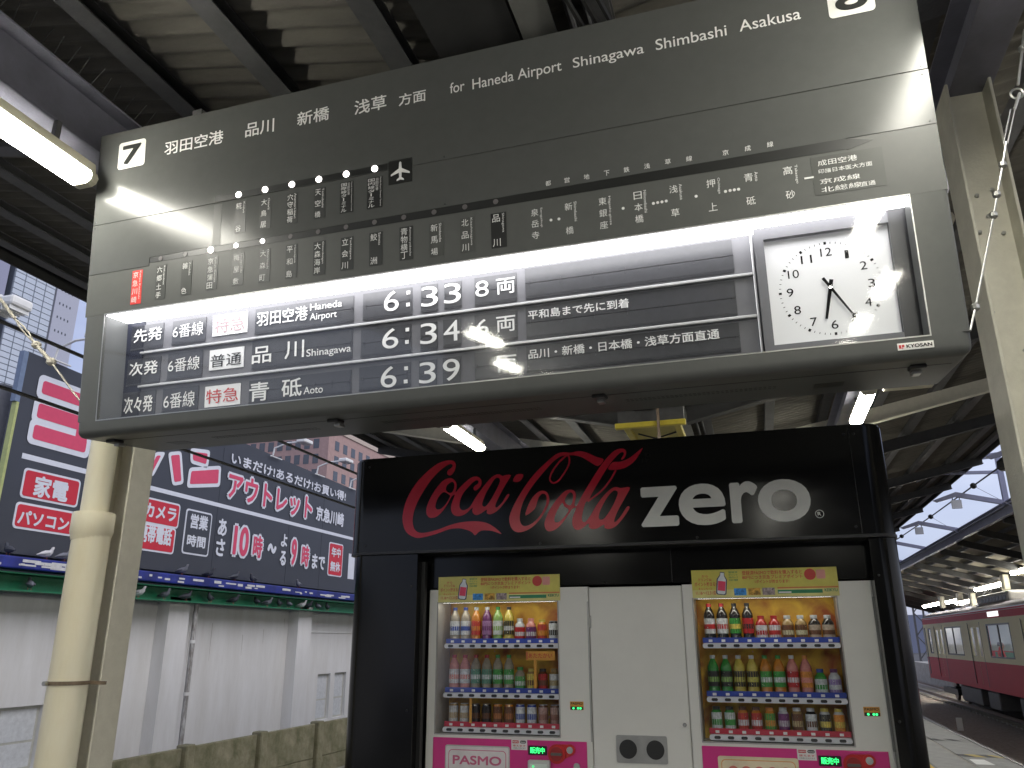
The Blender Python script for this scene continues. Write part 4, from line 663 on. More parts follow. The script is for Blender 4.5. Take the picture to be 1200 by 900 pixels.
# tracks
M_railm = mat('rail_steel', (.20, .15, .12), .4, .7, .2, 10)
tr = thing('railway_track', 'nearest railway track running beside the platform edge in brown ballast', 'railway track', (4.57, 0, -1.3), (1, 0, 0), (0, 1, 0))
tr2 = thing('railway_track', 'railway track under the red and cream train', 'railway track', (9.05, 0, -1.3), (1, 0, 0), (0, 1, 0))
slp = MB().bev(-1.1, 1.1, -.11, .11, -.06, .05, .015, 1).mesh('sleeper', M_conc)
for T_ in (tr, tr2):
    for sx_ in (-.7175, .7175):
        MB().extr([(sx_ - .065, .05), (sx_ + .065, .05), (sx_ + .02, .075), (sx_ + .02, .16), (sx_ + .035, .2), (sx_ - .035, .2), (sx_ - .02, .16), (sx_ - .02, .075)], 'y', -8, 250).build('rail', M_railm, T_)
    for k in range(90): obj('sleeper', slp, T_, loc=(0, 10 + .62 * k, 0))
for i, (X_, Y_) in enumerate(((5.9, 17.5), (6.0, 23.6), (5.95, 31.5), (6.1, 20.2))):
    MB().bev(X_ - .09, X_ + .09, Y_ - .03, Y_ + .03, -1.32, -.92, .01, 1).box(X_ - .04, X_ + .04, Y_ - .02, Y_ + .02, -1.35, -1.3).build('track_marker', M_white, label=['short white marker post in the ballast, nearest the platform edge corner', 'short white marker post between the tracks, second nearest', 'short white marker post between the tracks, farthest along', 'short white marker post between the two nearest markers'][i], cat='marker post', group='white marker posts between the tracks')

# ================================================================ PLATFORM CANOPY (butterfly roof, valley over the middle of the platform)
XC, ZC, SL, XE = -1.05, 4.40, .20, 6.97
can = thing('platform_canopy', 'dark butterfly roof of corrugated slate sheets on steel beams over the platform', 'canopy', (XC, 0, 0), (1, 0, 0), (0, 1, 0))
def zr(x): return ZC + SL * abs(x)        # x measured from the valley
# one sheet: six waves, rising outward
wv = .145; nw = 6; mbs = MB(); ns = 8
for half in (0,):
    n = nw * ns; prof = []
    for k in range(n + 1):
        y = k * wv / ns + (.0 if k < n else .015); prof.append((y, .022 * math.cos(2 * math.pi * k / ns)))
    x0, x1, th = .05, XE, .007
    vs = []
    for (y, h) in prof: vs += [(x0, y, SL * x0 + h), (x1, y, SL * x1 + h), (x1, y, SL * x1 + h + th), (x0, y, SL * x0 + h + th)]
    fs = []
    for k in range(n):
        a = 4 * k; b = a + 4
        fs += [(a, a + 1, b + 1, b), (a + 3, b + 3, b + 2, a + 2), (a + 1, a + 2, b + 2, b + 1), (a, b, b + 3, a + 3)]
    fs += [(0, 3, 2, 1), (4 * n, 4 * n + 1, 4 * n + 2, 4 * n + 3)]
    mbs.add(vs, fs)
sheet_r = mbs.mesh('roof_sheet', M_sheet, True)
rr_ = 6.42 / XE
sheet_r = None
mr_ = MB(); mr_.v = [(x * rr_, y, SL * x * rr_ + (z - SL * x)) for x, y, z in mbs.v]; mr_.f = mbs.f; sheet_r = mr_.mesh('roof_sheet', M_sheet, True)
ml = MB(); ml.v = [(-x, y, z) for x, y, z in mbs.v]; ml.f = mbs.f; sheet_l = ml.mesh('roof_sheet', M_sheet, True)
k = 0; y = -14.0
while y < 50:
    for me_, s_ in ((sheet_r, 1), (sheet_l, -1)):
        o = obj('roof_sheet', me_, can, loc=(0, y, ZC + .135 + (.004 if k % 2 else 0)))
    y += wv * nw; k += 1
# purlins along the platform under the sheets, hung on the transverse rafters
for i, x in enumerate([.55, 1.44, 2.26, 3.1, 3.97, 4.84, 5.7, 6.57]):
    for s_ in (-1, 1):
        if s_ > 0 and x > 6.3: x = 6.2
        X_ = s_ * x; z = zr(x)
        mb = MB().box(X_ - .07, X_ + .06, -14, 50, z + .0, z + .009).box(X_ - .07, X_ - .061, -14, 50, z + .009, z + .09).box(X_ - .06, X_ + .06, -14, 50, z + .081, z + .09)
        mb.build('purlin', M_steel, can)
MB().box(-.26, .17, -14, 50, 4.365, 4.47).build('valley_gutter', M_black_steel, can)
MB().box(.19, .36, -14, 50, 4.345, 4.355).box(.19, .20, -14, 50, 4.356, 4.46).build('valley_beam', mat('valley_beam_grey', (.16, .16, .15), .6), can)
for Y_ in (-9, -3.2, 3.95, 10.05, 13.1, 16.0, 20.9, 24.3, 28.6, 33.5, 38.5, 44):
    mt_ = M_black_steel if Y_ > 5 else M_steel  # farther rafters go black: their unlit look is put into the colour
    d = .30 if Y_ > 5 else .1
    for s_ in (-1, 1):
        if Y_ == 13.1: mt_ = M_col  # beige puts the lit look of this rafter into its colour
        xe = 6.95 if s_ < 0 else 6.4
        L = [(s_ * .37, zr(.37) - d + .02), (s_ * xe, zr(xe) - d * .55), (s_ * xe, zr(xe) - .004), (s_ * .37, zr(.37) - .004)]
        MB().extr(L, 'y', Y_ - .012, Y_ + .012).build('rafter', mt_, can)
        L2 = [(s_ * .37, zr(.37) - d), (s_ * xe, zr(xe) - d * .55 - .02), (s_ * xe, zr(xe) - d * .55), (s_ * .37, zr(.37) - d + .02)]
        MB().extr(L2, 'y', Y_ - .07, Y_ + .07).build('rafter_flange', mt_, can)
# longitudinal girders over the two rows of columns
for X_ in (-2.42, 2.32):
    z0, z1 = 4.19, 4.545
    if X_ > 0: z0, z1 = 4.21, 4.53
    MB().box(X_ - .10, X_ + .10, -14, 50, z0, z0 + .012).box(X_ - .006, X_ + .006, -14, 50, z0 + .012, z1 - .012).box(X_ - .10, X_ + .10, -14, 50, z1 - .012, z1).build('girder', M_girder, can)
# bird spikes along the left girder
sp = MB()
for k in range(26):
    y = 1.9 + k * .085; q = random.uniform(-.02, .02)
    sp.tube([(-2.34, y, 4.545), (-2.27 + q, y + random.uniform(-.03, .03), 4.66)], .0022, 4)
sp.build('bird_spikes', M_blk, can, kind='stuff')
# eave boards
for xe in (-6.96, 6.41): MB().box(xe - .015, xe + .015, -14, 50, zr(xe) - .06, zr(xe) + .09).build('eave_angle', M_black_steel, can)
# gutter pipe and conduits near the top of the board
for x, z, r in ((.42, 4.46, .018), (.50, 4.47, .012)): MB().tube([(x, -14, z), (x, 40, z)], r, 8).build('conduit', M_steel, can)
for x in (.40, .47, .53): MB().tube([(x, 1.9, 4.45), (x + .01, 2.4, 4.38), (x + .04, 2.8, 4.33), (x + .12, 3.15, 4.30), (x + .13, 3.5, 4.30)], .014, 6).build('cable_loop', M_blk, can, True)

rw = thing('added_rear_wall', 'added dark grey wall, unseen behind the viewpoint, blocking sky from reflections', 'wall', (-1, -14.6, 0), (1, 0, 0), (0, 1, 0))  # unseen wall, added so the glossy fronts reflect dark instead of sky
MB().box(-7.5, 8.0, -.4, 0, -1.3, 6.2).build('wall', mat('added_wall_dark_grey', (.10, .10, .095), .8, 0, .15, 1), rw)
MB().box(-2, .2, .001, .05, 0, 2.2).build('door', mat('added_wall_door_grey', (.16, .17, .17), .5), rw)  # door drawn on the added wall
# ---------------------------------------------------------------- columns
def h_col(name, label, x0, x1, y0, y1, zt, m):
    t_ = thing(name, label, 'column', ((x0 + x1) / 2, (y0 + y1) / 2, 0), (1, 0, 0), (0, 1, 0), 'steel columns of the platform roof')
    hw, hd, th = (x1 - x0) / 2, (y1 - y0) / 2, .014
    MB().bev(-hw, -hw + th, -hd, hd, 0, zt, .003, 1).bev(hw - th, hw, -hd, hd, 0, zt, .003, 1).build('flange', m, t_)
    MB().box(-hw + th, hw - th, -.006, .006, 0, zt).build('web', m, t_)
    MB().box(-hw - .05, hw + .05, -hd - .05, hd + .05, 0, .02).build('base_plate', m, t_)
    return t_
cl = h_col('steel_column', 'beige painted steel column beneath the left end of the departure board, beside the cream pipe', -3.740, -3.558, 3.85, 4.03, 4.19, M_col)
crr = h_col('steel_column', 'pale steel column with bolts behind the right end of the departure board', 1.135, 1.345, 3.85, 4.10, 4.21, M_colr)
for z, x in ((3.62, -.03), (3.64, .04), (3.50, .0), (3.40, .05), (3.42, -.05)): MB().lathe([(.010, -.006), (.010, -.018), (.006, -.02)], (x, 0, z), 8, 'y').build('bolt', M_galv, crr)
for i, (x, z) in enumerate(((-.06, 3.0), (.03, 2.8))): MB().lathe([(.006, -.006), (.006, -.012), (.003, -.014)], (x, 0, z), 8, 'y').build('bolt', M_galv, crr)
for i, Y_ in enumerate((13.1, 20.9, 28.6)):
    for s_, (a, b) in (('left', (-3.595, -3.402)), ('right', (1.135, 1.345))):
        h_col('steel_column', 'distant beige steel column of the %s row, %s beyond the vending housing' % (s_, ['first', 'second', 'third'][i]), a, b, Y_ - .1, Y_ + .1, 4.19, M_col)
dp_ = thing('drain_pipe', 'cream painted rainwater pipe with a socket joint beside the left column', 'drain pipe', (-3.660, 3.73, 0), (1, 0, 0), (0, 1, 0))
MB().tube([(-.01, 0, 2.12), (-.01, 0, 4.4)], .076, 24).build('pipe', M_pipe, dp_, True)
MB().lathe([(.079, 2.250), (.112, 2.246), (.116, 2.235), (.116, 2.135), (.110, 2.12), (.104, 2.09)], (-.005, 0, 0), 28, 'z').build('socket', M_pipe, dp_, True)
MB().tube([(0, 0, 0), (0, 0, 2.12)], .103, 26).build('pipe', M_pipe, dp_, True)
cpm = MB().lathe([(.1035, 1.332), (.108, 1.332), (.108, 1.312), (.1035, 1.312)], (0, 0, 0), 28, 'z').build('clamp', mat('rusty_band', (.20, .15, .10), .6, .3, .3), dp_)
MB().box(.100, .20, .05, .06, 1.312, 1.330).build('clamp_arm', mat('rusty_band', (.2, .15, .1)), cpm)
MB().lathe([(.012, -.10), (.012, -.128)], (-.04, 0, 1.322), 8, 'y').build('clamp_bolt', M_galv, cpm)

# ---------------------------------------------------------------- fluorescent lamps hung under the girders
def lamp_proto():
    t_ = thing('fluorescent_lamp', 'x', 'lamp', (0, 0, 0), (1, 0, 0), (0, 1, 0), 'lit fluorescent lamps under the platform roof')
    MB().extr([(-.045, .10), (.045, .10), (.060, .035), (-.060, .035)], 'y', -.64, .64).build('housing', M_cream, t_)
    MB().extr([(-.062, .034), (.062, .034), (.074, .004), (.064, -.022), (.04, -.034), (-.04, -.034), (-.064, -.022), (-.074, .004)], 'y', -.60, .60).build('diffuser', M_tube, t_)
    for s_ in (-1, 1): MB().extr([(-.065, .036), (.065, .036), (.078, .004), (.067, -.025), (.042, -.037), (-.042, -.037), (-.067, -.025), (-.078, .004)], 'y', s_ * .601, s_ * .645).build('end_cap', M_cream, t_)
    for s_ in (-.4, .4): MB().box(-.015, .015, s_ - .015, s_ + .015, .10, .225).build('bracket', M_steel, t_)
    return t_
lp0 = lamp_proto(); first = True
nm_ = {('l', 0): 'long lit tube lamp left of the departure board, nearest the camera', ('l', 1): 'lit tube lamp hidden behind the left half of the departure board', ('l', 2): 'small lit tube lamp seen in the gap above the cola lettering', ('r', 0): 'lit tube lamp whose end shows at the top right corner beside the board', ('r', 1): 'lit tube lamp glimpsed between the board and the right column', ('r', 2): 'bright lit tube lamp above the right corner of the black housing'}
for row, X_, Ys in (('l', -3.37, (2.36, 5.75, 9.1, 12.6, 16.1, 19.6, -2.6, -5.0, -7.4, -9.8)), ('r', 1.27, (2.24, 5.5, 9.13, 12.9, 16.6, 20.3, .05, -2.3, -4.6, -6.9, -9.2))):
    for i, Y_ in enumerate(Ys):
        o = lp0 if first else copy_tree(lp0); first = False
        o.location = ((.97 if Y_ > -1 else 1.42) if row == 'r' and Y_ < 3 else ((-3.1 if Y_ > -4 else -3.6) if Y_ < 0 else X_), Y_, 3.965)
        o['label'] = nm_.get((row, i), ('lit tube lamp of the %s row farther along the platform, %s beyond the board' if i < 6 else 'lit tube lamp of the %s row behind the camera, number %s of the row') % ('left' if row == 'l' else 'right', ordn[i]))
am = MB().bev(1.40, 1.86, 8.42, 8.52, 3.95, 4.02, .006, 1)
am.build('lamp_crossbar', M_cream, label='cream painted bar beside the bright lamp above the black housing', cat='bracket')

# ---------------------------------------------------------------- yellow sign frame over the platform middle
M_yel = mat('yellow_enamel', (.62, .50, .06), .45, 0, .12, 10)
ys = thing('hanging_sign_frame', 'yellow hanging sign frame seen from beneath above the black housing', 'sign frame', (-.81, 7.05, 3.40), (1, 0, 0), (0, 1, 0))
MB().bev(-.32, .32, -.03, .03, -.02, .03, .006, 1).build('front_bar', M_yel, ys)
MB().bev(-.25, -.19, .032, .95, -.02, .03, .006, 1).build('side_bar', M_yel, ys)
MB().bev(.21, .27, .032, .95, -.02, .03, .006, 1).build('side_bar', M_yel, ys)
MB().box(-.188, .208, .032, .95, .012, .03).build('panel', mat('yellow_panel', (.45, .38, .08), .5), ys)
MB().bev(-.18, .10, -.02, .03, .16, .24, .006, 1).build('upper_bar', M_yel, ys)
MB().box(-.30, .30, .035, .12, .04, .20).build('dark_box', M_steel, ys)
MB().tube([(.08, -.05, .7), (.08, -.05, -.30)], .014, 8).build('hanger_pole', mat('brown_pole', (.16, .11, .07), .5, .3), ys)
MB().tube([(-.15, .3, .0), (.0, .4, -.03), (.2, .35, .005)], .008, 6).build('cable', M_blk, ys)

# ---------------------------------------------------------------- stays
def stay(name, label, pts, balls, m, r=.006):
    t_ = thing(name, label, 'stay rod', pts[0], (1, 0, 0), (0, 1, 0))
    P0 = Vector(pts[0]); Q = [tuple(Vector(p) - P0) for p in pts]
    MB().tube(Q, r, 8).build('rod', m, t_, True)
    for q, rr in balls:
        MB().lathe([(rr * .45, -rr), (rr, -rr * .5), (rr, rr * .5), (rr * .45, rr)], tuple(Vector(q) - P0), 10, 'z').build('clamp_nut', m, t_, True)
    return t_, P0
sr, p0 = stay('stay_rod', 'thin steel stay with nuts and a ring running down to the board right edge', [(1.317, 3.3, 4.03), (1.291, 3.3, 3.936), (1.2437, 3.3, 3.76)], [((1.291, 3.3, 3.936), .016)], M_galv, .006)
def ring(parent, c, r, rr, m, n=14, sq=1.0):
    MB().tube([(c[0] + r * math.cos(2 * math.pi * k / n), c[1], c[2] + sq * r * math.sin(2 * math.pi * k / n)) for k in range(n + 1)], rr, 6, False).build('ring', m, parent, True)
def rel(p): return tuple(Vector(p) - p0)
ring(sr, rel((1.233, 3.3, 3.72)), .024, .005, M_galv)
MB().tube([rel((1.243, 3.3, 3.72)), rel((1.21, 3.3, 3.645))], .007, 6).build('shackle', M_galv, sr)
for dx in (-.008, .008): MB().tube([rel((1.205 + dx, 3.3, 3.65)), rel((1.150 + dx, 3.3, 3.49))], .003, 6).build('turnbuckle_bar', M_galv, sr)
MB().tube([rel((1.155, 3.3, 3.50)), rel((1.1235, 3.3, 3.395)), rel((1.0515, 3.3, 3.17)), rel((.9224, 3.3, 2.783)), rel((.875, 3.25, 2.67))], .0045, 8).build('rod', M_galv, sr, True)
for q in ((1.1235, 3.3, 3.395), (1.0791, 3.3, 3.263), (1.0515, 3.3, 3.172), (.9224, 3.3, 2.783)): MB().lathe([(.008, -.016), (.016, -.008), (.016, .008), (.008, .016)], rel(q), 8, 'z').build('clamp_nut', M_galv, sr, True)
sl_, p0 = stay('stay_rod', 'pale stay rod with a turnbuckle crossing the sky left of the departure board', [(-4.45, 3.3, 3.73), (-4.2033, 3.3, 3.4966), (-4.0491, 3.3, 3.3448)], [], mat('stay_paint', (.45, .42, .36), .5), .010)
Ms = mat('stay_paint', (.45, .42, .36))
for dx in (-.014, .014): MB().tube([rel((-4.049, 3.3, 3.345)), rel((-3.99 + dx, 3.3, 3.29)), rel((-3.93 + dx, 3.3, 3.235)), rel((-3.87, 3.3, 3.175))], .005, 6).build('turnbuckle_bar', Ms, sl_)
MB().tube([rel((-3.87, 3.3, 3.175)), rel((-3.7177, 3.3, 3.043))], .012, 8).build('rod', Ms, sl_)
MB().tube([rel((-3.7177, 3.3, 3.043)), rel((-3.52, 3.3, 2.842)), rel((-3.36, 3.3, 2.69))], .005, 6).build('rod', Ms, sl_)
for q in ((-3.85, 3.3, 3.16), (-3.7177, 3.3, 3.043)): MB().lathe([(.012, -.022), (.026, -.01), (.026, .01), (.012, .022)], rel(q), 8, 'z').build('clamp_nut', Ms, sl_)

# ================================================================ LEFT SIDE: FENCE, STREET, BUILDING WITH BILLBOARD
M_moss = mat('mossy_concrete', (.30, .28, .21), .9, 0, .4, 3.5, .5, 30, c2=(.09, .09, .045), stretch=(1, 1, .45))
fn = thing('concrete_fence', 'low mossy concrete panel fence behind the platform', 'fence', (-5.5, 6, 0), (0, 1, 0), (0, 0, 1))
pst = MB().bev(-.07, .07, -1.3, .58, -.06, .07, .012, 1).mesh('post', M_moss)
pn1 = MB().bev(.07, 1.18, .16, .555, -.025, .02, .008, 1).mesh('panel', M_moss)
pn2 = MB().bev(.07, 1.18, -.26, .155, -.025, .02, .008, 1).mesh('panel', M_moss)
pn3 = MB().bev(.07, 1.18, -.70, -.265, -.025, .02, .008, 1).mesh('panel', M_moss)
for k in range(18):
    x = -3.82 + 1.25 * k
    for me_ in (pst, pn1, pn2, pn3): obj(me_.name.split('.')[0], me_, fn, loc=(x, 0, 0))
# the building
XBd = -15.8
bl = thing('white_shop_building', 'white rendered building with pilasters below the dark billboard', 'building', (-16.2, 8, -2.5), (0, 1, 0), (0, 0, 1))
M_wall = mat('white_render', (.78, .78, .78), .8, 0, .06, 1.2, .15, 50, c2=(.64, .63, .61), stretch=(1.2, .22, 1))
def wb(y0, y1, z0, z1, w0, w1, nm='wall', m=M_wall, par=bl): return MB().box(y0 - 8, y1 - 8, z0 + 2.5, z1 + 2.5, w0, w1).build(nm, m, par)
wins = [(12.6, 15.9, -1.2, .16), (28.33, 29.30, -1.25, .37), (29.64, 30.57, -1.25, .38)]
ys_ = [-20] + [v for w_ in wins for v in w_[:2]] + [60]
for i in range(0, len(ys_), 2): wb(ys_[i], ys_[i + 1], -2.5, 2.75, -.4, 0)
for a, b, c, d in wins:
    wb(a, b, d, 2.75, -.4, 0); wb(a, b, -2.5, c, -.4, 0)
    f = wb(a, b, c, d, -.16, -.12, 'window', mat('window_frame_grey', (.5, .5, .45), .5))
    n = 2 if b - a < 2 else 3
    for k in range(n if b - a > 2 else 1):
        wdt = (b - a) / (n if b - a > 2 else 1); ya = a + wdt * k
        for (z0, z1) in ((c + .06, c + (d - c) * .42), (c + (d - c) * .42 + .05, d - .07)):
            MB().box(ya + .07 - 8, ya + wdt - .07 - 8, z0 + 2.5, z1 + 2.5, -.125, -.115).build('pane', mat('frosted_pane', (.66, .68, .70), .25), f)
for y0, y1 in ((12.4 - 6.85, 13.2 - 6.85), (12.45 - .0 , 13.2 - .75), (19.25, 20.12), (26.02, 26.94), (32.9, 33.8), (39.7, 40.6)):
    if y1 - y0 > .5: wb(y0, y1, -2.5, 2.75, 0, .4, 'pilaster')
wb(8, 60, -2.5, .255, .0005, .006, 'lower_paint', mat('grey_lower_render', (.50, .51, .55), .8, 0, .04, 2)) if False else None
wb(13.4, 60, 2.751, 7.3, -6, -.26, 'upper_wall', mat('upper_wall_grey', (.25, .26, .30), .8))
wb(8, 60, -2.5, 2.75, -6, -5.9, 'back_wall')
M_stain = mat('wall_stain', (.46, .44, .41), .9, 0, .12, 2)
for i_ in range(16):
    ya_ = 11 + i_ * 1.35 + random.uniform(-.3, .3)
    if any(a - .3 < ya_ < b + .3 for a, b, _, _ in wins) or 19.0 < ya_ < 20.4 or 25.8 < ya_ < 27.1: continue
    zt_ = random.uniform(1.6, 2.6); L_ = random.uniform(.3, 1.1)
    MB().prism([(ya_ - 8, zt_ + 2.5), (ya_ - 8 + .03, zt_ + 2.5), (ya_ - 8 + .02, zt_ + 2.5 - L_), (ya_ - 8 + .012, zt_ + 2.5 - L_)], .001, .002).build('rust_run', M_stain, bl)
MB().bev(26.95 - 8, 33 - 8, 4.35, 4.40, .0, .03, .005, 1).build('conduit', M_wall, bl)
dpp = thing('downpipe', 'stained white downpipe on the white wall right of a pilaster', 'drain pipe', (-15.75, 20.33, -2.5), (1, 0, 0), (0, 1, 0))
MB().tube([(0, 0, 0), (0, 0, 5.15)], .07, 12).build('pipe', mat('stained_white_pipe', (.62, .62, .62), .6, 0, .3, 5, c2=(.12, .10, .08), stretch=(3, 3, .6)), dpp, True)
for z in (1.2, 2.6, 4.0): MB().tube([(0, 0, z), (0, 0, z + .09)], .085, 12).build('pipe_collar', M_wall, dpp)
# ledge beams
M_green = mat('green_beam_paint', (.01, .16, .075), .5, 0, .25, 3, .2, 30)
M_blue = mat('blue_beam_paint', (.015, .025, .20), .4, 0, .5, 2.5, .1, 30, stretch=(1, .5, 1))
gb = thing('green_girder', 'green steel channel beam under the billboard where pigeons perch', 'girder', (-15.8, 8, 2.6), (0, 1, 0), (0, 0, 1))
MB().box(-24, 40, .02, .38, -.38, .0).build('web', M_green, gb); MB().box(-24, 40, 0, .03, .002, .42).build('lower_flange', M_green, gb); MB().box(-24, 40, .37, .40, .002, .36).build('upper_flange', M_green, gb)
bb_ = thing('blue_girder', 'blue painted beam with white droppings between the billboard and the green beam', 'girder', (-15.8, 8, 3.02), (0, 1, 0), (0, 0, 1))
MB().bev(-24, 40, .04, .30, .0, .46, .03, 2).build('beam', M_blue, bb_)
dr = MB()
for k in range(46):
    y = random.uniform(5, 24); q = random.uniform(.1, .55)
    z0 = random.uniform(.08, .2); dr.rrect(y, y + q, z0, z0 + random.uniform(.03, .08), .012, .4605, .463 + k * .0002, 2)
dr.build('droppings', mat('dropping_white', (.6, .6, .6), .8), bb_, kind='stuff')
# pigeons
def pigeon(i, y, z, x, dark, face, label):
    t_ = thing('pigeon', label, 'pigeon', (x, y, z), (math.cos(face), math.sin(face), 0), (-math.sin(face), math.cos(face), 0), 'pigeons on the girders under the billboard')
    t_.scale = (1.2, 1.2, 1.2)
    c = {0: (.05, .055, .07), 1: (.16, .17, .20), 2: (.55, .55, .56)}[dark]
    m = mat('pigeon_feathers_%d' % dark, c, .7, 0, .3, 18)
    prof = [((-.20, 0, .09), .006), ((-.15, 0, .095), .024), ((-.09, 0, .105), .050), ((-.02, 0, .115), .068), ((.045, 0, .13), .062), ((.085, 0, .165), .042), ((.10, 0, .205), .028), ((.112, 0, .232), .030), ((.130, 0, .238), .022), ((.143, 0, .236), .009)]
    MB().tube([p for p, r in prof], [r for p, r in prof], 12).build('body', m, t_, True)
    MB().tube([(.140, 0, .236), (.168, 0, .226)], [.008, .002], 6).build('beak', M_blk, t_)
    for s_ in (-1, 1):
        MB().tube([(.0, s_ * .025, .07), (.0, s_ * .028, .004)], .005, 5).tube([(-.02, s_ * .028, .005), (.03, s_ * .034, .005)], .005, 5).build('leg', mat('pigeon_leg_pink', (.4, .12, .1), .6), t_)
        MB().tube([(-.17, s_ * .035, .10), (-.06, s_ * .062, .115), (.03, s_ * .058, .13)], [.005, .022, .018], 6).build('wing', mat('pigeon_wing_%d' % dark, tuple(q * .7 for q in c), .7), t_, True)
        MB().lathe([(.004, -.001), (.004, .002)], (.122, s_ * .027, .240), 6, 'y').build('eye', mat('pigeon_eye', (.5, .12, .02), .3), t_)
tone = [1, 2, 1, 0, 0, 0, 0, 1, 0, 1, 2, 0, 1, 0]; tn = ['dark', 'grey', 'white']
od = ['first', 'second', 'third', 'fourth', 'fifth', 'sixth', 'seventh', 'eighth', 'ninth', 'tenth', 'eleventh', 'twelfth', 'thirteenth', 'fourteenth']
for i, (y, z) in enumerate(sorted(DATA['birds'])):
    pigeon(i, y, 2.632, -15.58, tone[i], random.choice([.3, 1.2, -1.3, 2.6, 0]), '%s pigeon perched on the green beam, %s from the left' % (tn[tone[i]], od[i]))
tone2 = [0, 2, 1, 1, 0, 0, 0, 1]
for i, (y, z) in enumerate(sorted(DATA['birds2'])):
    pigeon(i, y, 3.325, -15.55, tone2[i], random.choice([.2, 1.4, -1.5, 2.9]), '%s pigeon standing on the blue beam, %s from the left' % (tn[tone2[i]], od[i]))
# billboard: local x along the wall, y up, z towards the platform
bd = thing('billboard', 'long dark navy billboard with pink and white Japanese shop lettering over the white wall', 'billboard', (XBd, 0, 0), (0, 1, 0), (0, 0, 1))
M_navy = mat('billboard_navy', (.042, .046, .058), .45, 0, .08, .6)
M_bw = mat('billboard_white', (.66, .68, .74), .5, var=.03); M_bp = mat('billboard_pink', (.62, .06, .13), .5, var=.04); M_br = mat('billboard_red', (.55, .02, .04), .5, var=.04)
MB().prism([(13.38, 3.42), (31.5, 3.42), (31.5, 7.52), (13.38, 8.0)], -.25, 0).build('panel', M_navy, bd)
MB().box(13.31, 13.376, 3.42, 6.76, -.12, .02).build('edge_trim', mat('lime_trim', (.42, .46, .18), .6), bd)
MB().box(13.25, 13.376, 6.765, 7.98, -.12, .02).build('edge_trim', mat('steel_blue_trim', (.15, .2, .3), .5), bd)
MB().prism([(13.72, 5.53), (31.3, 5.50), (31.3, 5.61), (13.72, 5.655)], 0, .008).build('stripe', M_bw, bd)
for x_ in (16.6, 20.85, 24.9, 27.2): MB().box(x_, x_ + .02, 3.45, 7.4, .0005, .003).build('panel_joint', mat('joint_dark', (.02, .022, .03), .6), bd)
kz = .012
for k, (a, b, c, d) in DATA['bb_box']:
    if k == 'w': MB().box(a, c, b, d, 0, kz).build('white_panel', M_bw, bd); continue
    f = MB().rrect(a, c, b, d, .10, 0, kz).build('sign_box', M_bw, bd)
    MB().rrect(a + .05, c - .05, b + .05, d - .05, .07, kz, kz + .008).build('box_face', M_br if k == 'r' else M_navy, f)
for t, k, (a, b, c, d) in DATA['bb_t']:
    if k == 'p':
        text(bd, t, a - .05, b - .05, c + .05, d + .05, kz + .012, M_bw, .085, dw=.0004); text(bd, t, a + .03, b + .03, c - .03, d - .03, kz + .022, M_bp, .03, dw=.0004)
    else: text(bd, t, a, b, c, d, kz + .014, M_bw, .032, dw=.0004)
def offset_poly(L, r_, rc):
    """grow a polygon by r_ and round its corners"""
    n = len(L); area = sum(L[i][0] * L[(i + 1) % n][1] - L[(i + 1) % n][0] * L[i][1] for i in range(n)); sg = 1 if area > 0 else -1; out = []
    for i in range(n):
        a, b, c = Vector(L[i - 1]), Vector(L[i]), Vector(L[(i + 1) % n])
        d0, d1 = (b - a).normalized(), (c - b).normalized(); n0, n1 = Vector((d0.y, -d0.x)) * sg, Vector((d1.y, -d1.x)) * sg
        q = b + (n0 + n1) / max(.35, 1 + n0.dot(n1)) * r_
        k = rc; p0, p1 = q - d0 * k, q + d1 * k
        for t_ in (0, .33, .67, 1): out.append(tuple((1 - t_) ** 2 * p0 + 2 * t_ * (1 - t_) * q + t_ ** 2 * p1))
    return out
def outl(loops, m1_, m2_, gr=.085):
    mb = MB(); mc = MB()
    for L in loops: mb.prism(offset_poly(L, gr, .13), kz, kz + .004); mc.prism(offset_poly(L, -.02, .06), kz + .0045, kz + .010)
    mb.build('logo_lettering', m1_, bd); mc.build('logo_lettering', m2_, bd)
yo = [(13.90, 15.45, 7.13, 7.45), (13.89, 15.45, 6.54, 6.89), (13.88, 15.45, 6.03, 6.37)]
lw, lp_ = MB(), MB()
for a, b, c, d in yo: lw.rrect(a - .13, b + .13, c - .13, d + .13, .14, kz, kz + .003 + c * .0003); lp_.rrect(a, b, c, d, .07, kz + .005, kz + .011)
lp_.box(15.08, 15.44, yo[2][2] + .1, yo[0][3] - .1, kz + .005, kz + .0115)
lw.build('logo_lettering', M_bw, bd); lp_.build('logo_lettering', M_bp, bd)
text(bd, 'ド', 15.75, 5.95, 17.2, 7.5, kz + .012, M_bw, .10, dw=.0004); text(bd, 'ド', 15.85, 6.05, 17.1, 7.4, kz + .02, M_bp, .045, dw=.0004)
for L in DATA['bb_ba']: outl([L], M_bw, M_bp, .08)
for L in DATA['bb_shi']: outl([L], M_bw, M_bp, .09)
# floodlights on arms over the billboard
for i, (y, z) in enumerate(((14.15, 8.0), (20.6, 7.7), (23.6, 7.65), (26.6, 7.6), (29.3, 7.55))):
    t_ = thing('billboard_floodlight', ['white floodlight arm above the far left end of the billboard', 'white floodlight arm above the billboard, first right of the board foot', 'white floodlight arm above the billboard in front of the brick hotel, second', 'white floodlight arm above the billboard in front of the brick hotel, third', 'white floodlight arm above the billboard beside the black housing'][i], 'floodlight', (XBd, y, z), (0, 1, 0), (0, 0, 1), 'floodlights over the billboard')
    MB().tube([(0, -.2, -.1), (0, .35, .0), (0, .50, .5), (0, .50, 1.1)], .03, 6).build('arm', M_white, t_, True)
    MB().bev(-.28, .28, .42, .56, 1.0, 1.35, .03, 1).build('lamp_head', M_white, t_)
    MB().tube([(-.35, .0, .1), (.35, .0, .1)], .025, 6).build('cross_rod', M_white, t_)

